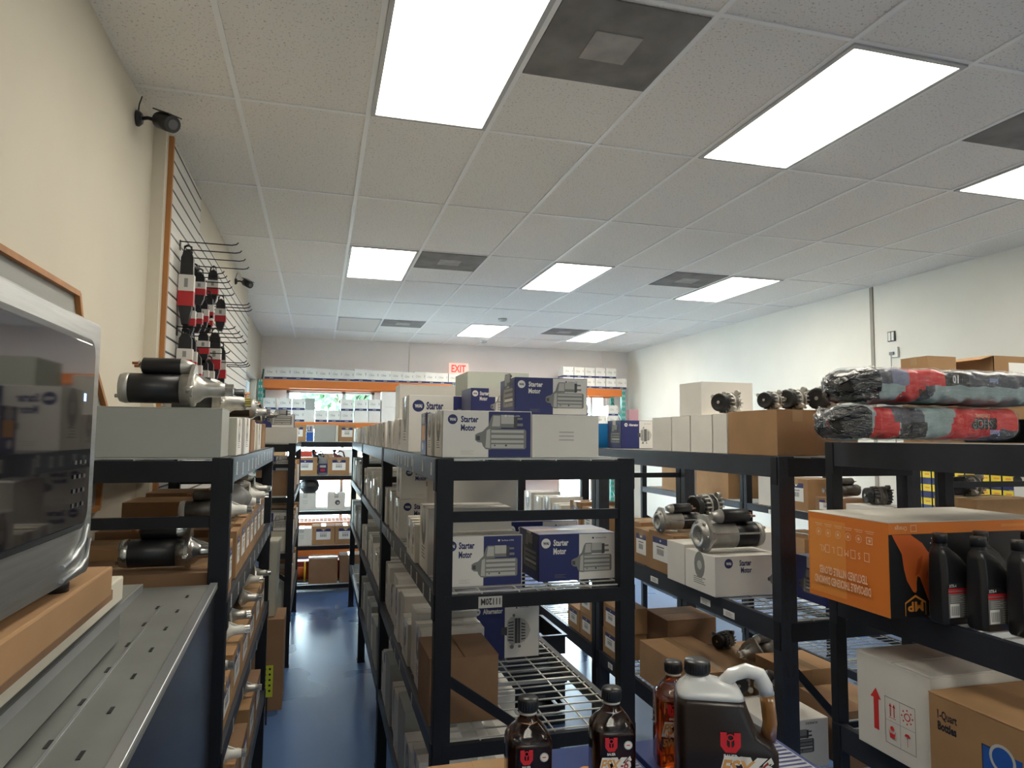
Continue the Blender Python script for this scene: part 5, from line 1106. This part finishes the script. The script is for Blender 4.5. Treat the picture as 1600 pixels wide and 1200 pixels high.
# black crates added to cover floor gleam right of the middle racks
def crate(label, x, y, z, h):
    t = empty('added_crate', (x, y, z)); tag(t, label, 'crate', 'added black crates in the second aisle'); b = MB()
    b.box(-.2, -.26, 0, .2, .26, .012, BKPL)
    for (a, c, d, e) in ((-.2, -.26, .2, -.248), (-.2, .248, .2, .26), (-.2, -.248, -.188, .248), (.188, -.248, .2, .248)):
        for z0, z1 in ((.012, .06), (.09, .13), (.16, h)): b.box(a, c, z0, d, e, z1, BKPL)
    b.build('basket', t); r = MB(); r.box(-.21, -.27, h, .21, -.245, h+.015, BKPL); r.box(-.21, .245, h, .21, .27, h+.015, BKPL); r.box(-.21, -.245, h, -.185, .245, h+.015, BKPL); r.box(.185, -.245, h, .21, .245, h+.015, BKPL); r.build('rim', t)
    for s_ in (-1, 1): MB().box(-.06, s_*.263-.006, .17, .06, s_*.263+.006, .20, PG3).build('handle', t)
for i, y in enumerate((4.75, 5.5, 6.3, 7.2)):
    for j in range(2): crate(f"{['lower', 'upper'][j]} added black crate of the {NUMW[i]} stack in the aisle right of the middle racks", 1.43, y, .295*j+.001, .27)

# ---------------------------------------------------------------- table with oil bottles in the foreground
t = empty('steel_table', (.20, 1.28, 0)); tag(t, 'low black steel table carrying the oil bottles in the foreground', 'table')
MB().box(0, 0, 1.02, 1.05, .44, 1.058, BLACK).build('tabletop', t)
for px in (.01, .99):
    for py in (.01, .38): MB().box(px, py, 0, px+.05, py+.05, 1.02, BLACK).build('leg', t)
MB().box(.05, .03, .3, 1.0, .41, .32, BLACK).build('lower_shelf', t)
carton('light brown box under and beside the leftmost oil bottle', .27, 1.36, 1.058, .262, .34, .058, BROWN, group=None)
def navy_tray(label, x, y, sx, sy, txt):
    o = mkobj('navy_box', None, None, (x+sx/2, y+sy/2, 1.0585)); tag(o, label, 'box', 'flat navy cartons under the bottles')
    MB().box(-sx/2, -sy/2, 0, sx/2, sy/2, .06, M('navy_blue_carton', (.025, .045, .17), .4)).build('body', o, bevel=.002)
    k = Ink(); k.rect(sx*.62, sy*.3, sx*.97, sy*.98, M('barcode_pale', (.35, .38, .42), .4))
    for i in range(14): k.rect(sx*.63, sy*(.33+.045*i), sx*.96, sy*(.35+.045*i), PN)
    b = MB(); k.emit(b, face_T('T', sx, sy) @ Matrix.Translation((0, 0, .06))); 
    V, F, a, c = text_mesh(txt, .05); kk = .045/.72
    for f in F: b.face([(sx/2-sx*.47-V[i][1]*kk*1.0+.0, -sy*.38+(V[i][0]-a)*kk*.9, .0612) for i in f], PO)
    b.build('top_print', o)
navy_tray('flat navy carton with orange letters between the first two bottles', .535, 1.40, .235, .31, 'BAUER')
navy_tray('flat navy carton under the amber bottle and the jug', .785, 1.29, .39, .41, 'BAUER')
def oilglass(name, col, rough=.05, t_=1):
    m = bpy.data.materials.new(name); m.use_nodes = True; b = m.node_tree.nodes['Principled BSDF']
    b.inputs['Base Color'].default_value = (*col, 1); b.inputs['Transmission Weight'].default_value = t_; b.inputs['Roughness'].default_value = rough; b.inputs['IOR'].default_value = 1.35
    return m
DARKOIL = oilglass('dark_oil', (.055, .014, .006), .06, .7); AMBER = oilglass('amber_oil', (.62, .10, .012), .03, .92); SHELL = oilglass('clear_bottle', (.80, .78, .74), .08, 1)
def logo(k, x, y, s):
    k.poly([(x-.5*s, y+.6*s), (x-.18*s, y+.6*s), (x-.18*s, y-.1*s), (x-.1*s, y-.2*s), (x+.1*s, y-.2*s), (x+.18*s, y-.1*s), (x+.18*s, y+.6*s), (x+.5*s, y+.6*s), (x+.5*s, y-.15*s), (x+.25*s, y-.5*s), (x-.25*s, y-.5*s), (x-.5*s, y-.15*s)], PR)
    k.ring(x, y+.32*s, .2*s, .07*s, PR, 18); k.rect(x-.04*s, y-.3*s, x+.04*s, y+.15*s, PR); k.text('BAUER', x, y-.78*s, .2*s, PW, .8, .03, center=True)
def fsx(k, x, y, h, oil):
    k.text('FSX', x-.003, y-.003, h*1.15, PW, .78, .14, slant=.25); k.text('FSX', x, y, h, M('print_fsx_orange', (.72, .34, .10), .5), .78, .03, slant=.25)
    V = text_mesh('FSX', .03); w = (V[3]-V[2])*h/.72*.78
    k.text('-6', x+w+h*.1, y+h*.1, h, PW, .75, .12, slant=.2); k.text('-6', x+w+h*.13, y+h*.1, h*.92, M('print_dark_red', (.35, .02, .02), .5), .75, .02, slant=.2)
    k.text('Full Synthetic', x+h*.05, y-h*.42, h*.32, PW, .7, .02, slant=.3); k.text('5W-20', x, y-h*1.35, h*.75, M('print_gold', (.5, .26, .09), .5), .8, .05)
def rrect(hx, hy, r, z, n=5):
    out = []
    for cx, cy, a0 in ((hx-r, hy-r, 0), (-hx+r, hy-r, PI/2), (-hx+r, -hy+r, PI), (hx-r, -hy+r, 3*PI/2)):
        for i in range(n): a = a0+PI/2*i/(n-1); out.append((cx+r*math.cos(a), cy+r*math.sin(a), z))
    return out
def bottle(label, x, y, rz, oil, fill=.162):
    t = empty('oil_bottle', (x, y, 1.1195), rz=rz); tag(t, label, 'bottle', 'clear oil bottles in the foreground')
    prof = [(.043, 0), (.0465, .006), (.0465, .152), (.0455, .160), (.041, .170), (.034, .180), (.026, .190), (.0185, .199), (.0165, .204), (.0165, .213)]
    def body(pr, m, nm, sh): 
        b = MB(); b.loft([rrect(max(r-sh, .004), max(r-sh, .004)*(.92 if r > .03 else 1), min(r-sh, .020 if r > .03 else r-sh)*.99, z) for r, z in pr], m); return b.build(nm, t)
    body([(r, z) for r, z in prof], SHELL, 'clear_shell', 0)
    body([(p[0], max(p[1], .003)) for p in prof if p[1] < fill], oil, 'oil', .0012)
    b = MB(); b.lathe([(.0195, .212), (.0215, .214), (.0215, .234), (.0195, .238), (.0, .238)], BKPL, n=24)
    for i in range(24): a = 2*PI*i/24; b.box(.0213*math.cos(a)-.0007, .0213*math.sin(a)-.0007, .215, .0213*math.cos(a)+.0007, .0213*math.sin(a)+.0007, .232, BKPL)
    b.lathe([(.0185, .206), (.0185, .210)], PG1, n=20); b.build('cap', t)
    k = Ink(); logo(k, -.010, .134, .026); k.disc(.026, .134, .009, PG1, 18); k.disc(.026, .134, .007, PW, 18); k.rect(.022, .133, .030, .135, PR); fsx(k, -.034, .084, .022, oil)
    b = MB(); k.emit(b, Matrix(((1, 0, 0, 0), (0, 0, -1, -.0433), (0, 1, 0, 0), (0, 0, 0, 1)))); b.build('label_print', t)
bottle('dark oil bottle at the left of the foreground bottles', .437, 1.43, -.12, DARKOIL)
bottle('dark oil bottle in the middle, before the end post of the middle rack', .630, 1.44, -.2, DARKOIL)
bottle('clear amber oil bottle partly behind the big jug', .850, 1.57, -.3, AMBER)
# big jug
t = empty('oil_jug', (.875, 1.40, 1.1195), rz=-.42); t.scale = (1, 1, .9); tag(t, 'large translucent oil jug with a loop handle in the foreground', 'jug')
JM = M('jug_full_of_oil', (.017, .009, .007), .28); JW = M('jug_translucent_top', (.74, .76, .77), .25, trans=.2)
def jr(x0, x1, hy, z, r=.022, n=5):
    return [(p[0]+(x0+x1)/2, p[1], z if not callable(z) else z(p[0]+(x0+x1)/2)) for p in rrect((x1-x0)/2, hy, min(r, hy*.9), 0, n)]
b = MB(); b.loft([jr(-.094, .105, .052, 0), jr(-.10, .112, .058, .008), jr(-.10, .112, .058, .125), jr(-.10, .100, .057, .145), jr(-.10, .075, .055, .160), jr(-.10, .062, .053, .19), jr(-.10, .05, .050, .225), jr(-.098, .046, .0475, .240)], JM); b.build('body', t)
b = MB(); b.loft([jr(-.0982, .0462, .0477, .2402), jr(-.096, .043, .045, .249), jr(-.09, .035, .038, .262), jr(-.082, .012, .028, .272), jr(-.077, -.02, .022, .28), jr(-.073, -.029, .020, .292, .019)], JW); b.build('shoulder', t)
b = MB(); b.tube([(.0, 0, .262), (.025, 0, .288), (.055, 0, .300), (.082, 0, .292), (.094, 0, .268), (.097, 0, .245)], [.015, .016, .017, .017, .016, .0155], JW, 14); b.build('handle_top', t)['label'] = 'milky empty upper handle'
b = MB(); b.tube([(.097, 0, .2455), (.100, 0, .215), (.103, 0, .18), (.098, 0, .14)], [.0155, .0155, .0155, .017], M('amber_handle', (.30, .13, .03), .2, trans=.3), 14); b.build('handle_grip', t)['label'] = 'amber oil filled grip'
b = MB(); b.lathe([(.026, .288), (.028, .291), (.028, .315), (.026, .319), (0, .319)], BKPL, (-.051, 0, 0), n=28)
for i in range(30): a = 2*PI*i/30; b.box(-.051+.0278*math.cos(a)-.0008, .0278*math.sin(a)-.0008, .293, -.051+.0278*math.cos(a)+.0008, .0278*math.sin(a)+.0008, .312, BKPL)
b.build('cap', t)
k = Ink(); logo(k, .010, .150, .042); fsx(k, -.012, .078, .036, JM)
b = MB(); k.emit(b, Matrix(((1, 0, 0, 0), (0, 0, -1, -.0583), (0, 1, 0, 0), (0, 0, 0, 1)))); b.build('label_print', t)

# ---------------------------------------------------------------- left foreground: cabinet, tray, foam, board, microwave
CG = M('grey_painted_metal', (.26, .27, .26), .38, .35, var=.12, scale=5, bump=.05); CD = M('dark_glossy_side', (.035, .036, .045), .22, .5, var=.3, scale=4); CL = M('edge_metal', (.46, .48, .50), .28, .7)
t = empty('metal_cabinet', (-.235, .95, 0), rz=.032); tag(t, 'grey metal cabinet lying beside the left rack with a slotted top and dark glossy side', 'cabinet')
b = MB(); b.box(-.545, -.4, 0, 0, 1.235, 1.455, CD); b.build('body', t, bevel=.004)
b = MB(); b.box(-.55, -.4, 1.4552, .004, 1.24, 1.4685, CG); b.box(-.016, -.4, 1.4685, .004, 1.24, 1.4735, CL); b.build('top_panel', t, bevel=.0015)
b = MB(); b.box(-.105, -.4, 1.4686, -.101, 1.0, 1.4705, CL); b.box(-.22, -.4, 1.4686, -.19, .62, 1.4725, CG); b.box(-.189, -.4, 1.4686, -.186, .70, 1.474, CL); b.build('seam', t)
SLT = MB().box(-.003, 0, 0, .003, .028, .0009, PKB).mesh('slot')
for i in range(9):
    y = -.2+.16*i; mkobj('slot', SLT, t, (-.057, y, 1.4687))
    if y < .95: mkobj('slot', SLT, t, (-.1095, y+.05, 1.4687))
def plate(name, label, cat, x0, y0, x1, y1, z0, z1, m, rz=.02, bevel=.003):
    o = MB().box(-(x1-x0)/2, -(y1-y0)/2, 0, (x1-x0)/2, (y1-y0)/2, z1-z0, m).build(name, None, ((x0+x1)/2, (y0+y1)/2, z0), rz, bevel=bevel); return tag(o, label, cat)
# metal tray
t = empty('metal_tray', (-.51, 1.12, 1.4755), rz=.02); tag(t, 'grey metal tray with a raised edge under the white foam board', 'tray')
b = MB(); b.box(-.15, -.5, .0, .135, .50, .098, CG); b.build('pan', t, bevel=.003); b = MB(); b.box(-.15, -.5, .0982, .165, .53, .106, CG); b.box(.1652, -.5, .090, .169, .53, .106, CL); b.build('flange', t)
plate('foam_board', 'thick white foam board between the tray and the brown board', 'board', -.62, .55, -.338, 1.47, 1.590, 1.634, M('white_foam', (.62, .58, .48), .8, bump=.1, scale=60), .02)
o = plate('cardboard_box', 'flat brown carton lying directly under the microwave', 'box', -.63, .55, -.295, 1.21, 1.6505, 1.696, BROWN, .02)
plate('cardboard_sheet', 'thin brown sheet between the flat carton and the foam board', 'cardboard', -.63, .55, -.305, 1.26, 1.6345, 1.650, DBROWN, .02, .001)
# microwave
t = empty('microwave', (-.305, .69, 1.6965), rz=.0); tag(t, 'stainless steel microwave with dark glass door at the left edge', 'microwave')
SS = M('brushed_stainless', (.42, .42, .41), .30, .85, var=.12, scale=8, stretch=(1, 1, 20)); DG = M('dark_door_glass', (.008, .008, .012), .04, spec=.9)
def mwb(x0, x1, y0, y1, z0, z1, r, m, nm, n=7, par=None):
    rings = []
    for x in (x0, x1): rings.append([(x, p[0]+(y0+y1)/2, p[1]+(z0+z1)/2) for p in rrect((y1-y0)/2, (z1-z0)/2, r, 0, n)])
    return MB().loft(rings, m, sm=False).build(nm, par or t, bevel=.003)
for (a, c) in ((-.03, .02), (.34, .02), (-.03, -.3), (.34, -.3)): MB().lathe([(.014, 0), (.014, .016)], BKPL, (c-.035, a, 0)).build('foot', t)
mwb(-.32, -.014, -.10, .40, .016, .352, .014, SS, 'case')
mwb(-.0135, .003, -.10, .405, .014, .356, .012, SS, 'front_frame')
door = mwb(.0032, .0065, -.095, .372, .078, .33, .022, BKPL, 'door')
mwb(.0067, .0095, -.09, .362, .086, .322, .018, DG, 'door_glass', par=door)
b = MB(); 
pts = [(.005, .29, .038), (.005, .335, .044), (.005, .365, .058), (.005, .378, .08)]
b.tube(pts, .0035, CL, 8); b.tube([(.005, .29, .022), (.005, .36, .026), (.005, .385, .035), (.005, .392, .06)], .003, CL, 8); b.build('handle_trim', t)
k = Ink()
for i in range(4):
    for j in range(3): k.rect(-.004+.018*j, .01+.018*i, .003+.018*j, .015+.018*i, PG3)
b = MB(); k.emit(b, Matrix(((0, 0, 1, .0097), (1, 0, 0, .30), (0, 1, 0, .10), (0, 0, 0, 1)))); b.build('keypad', t)
b = MB(); b.box(.0096, .322, .245, .0099, .330, .255, M('display_led', (.1, .3, .9), .5, emit=(.25, .5, 1), est=3)); b.build('display', t)
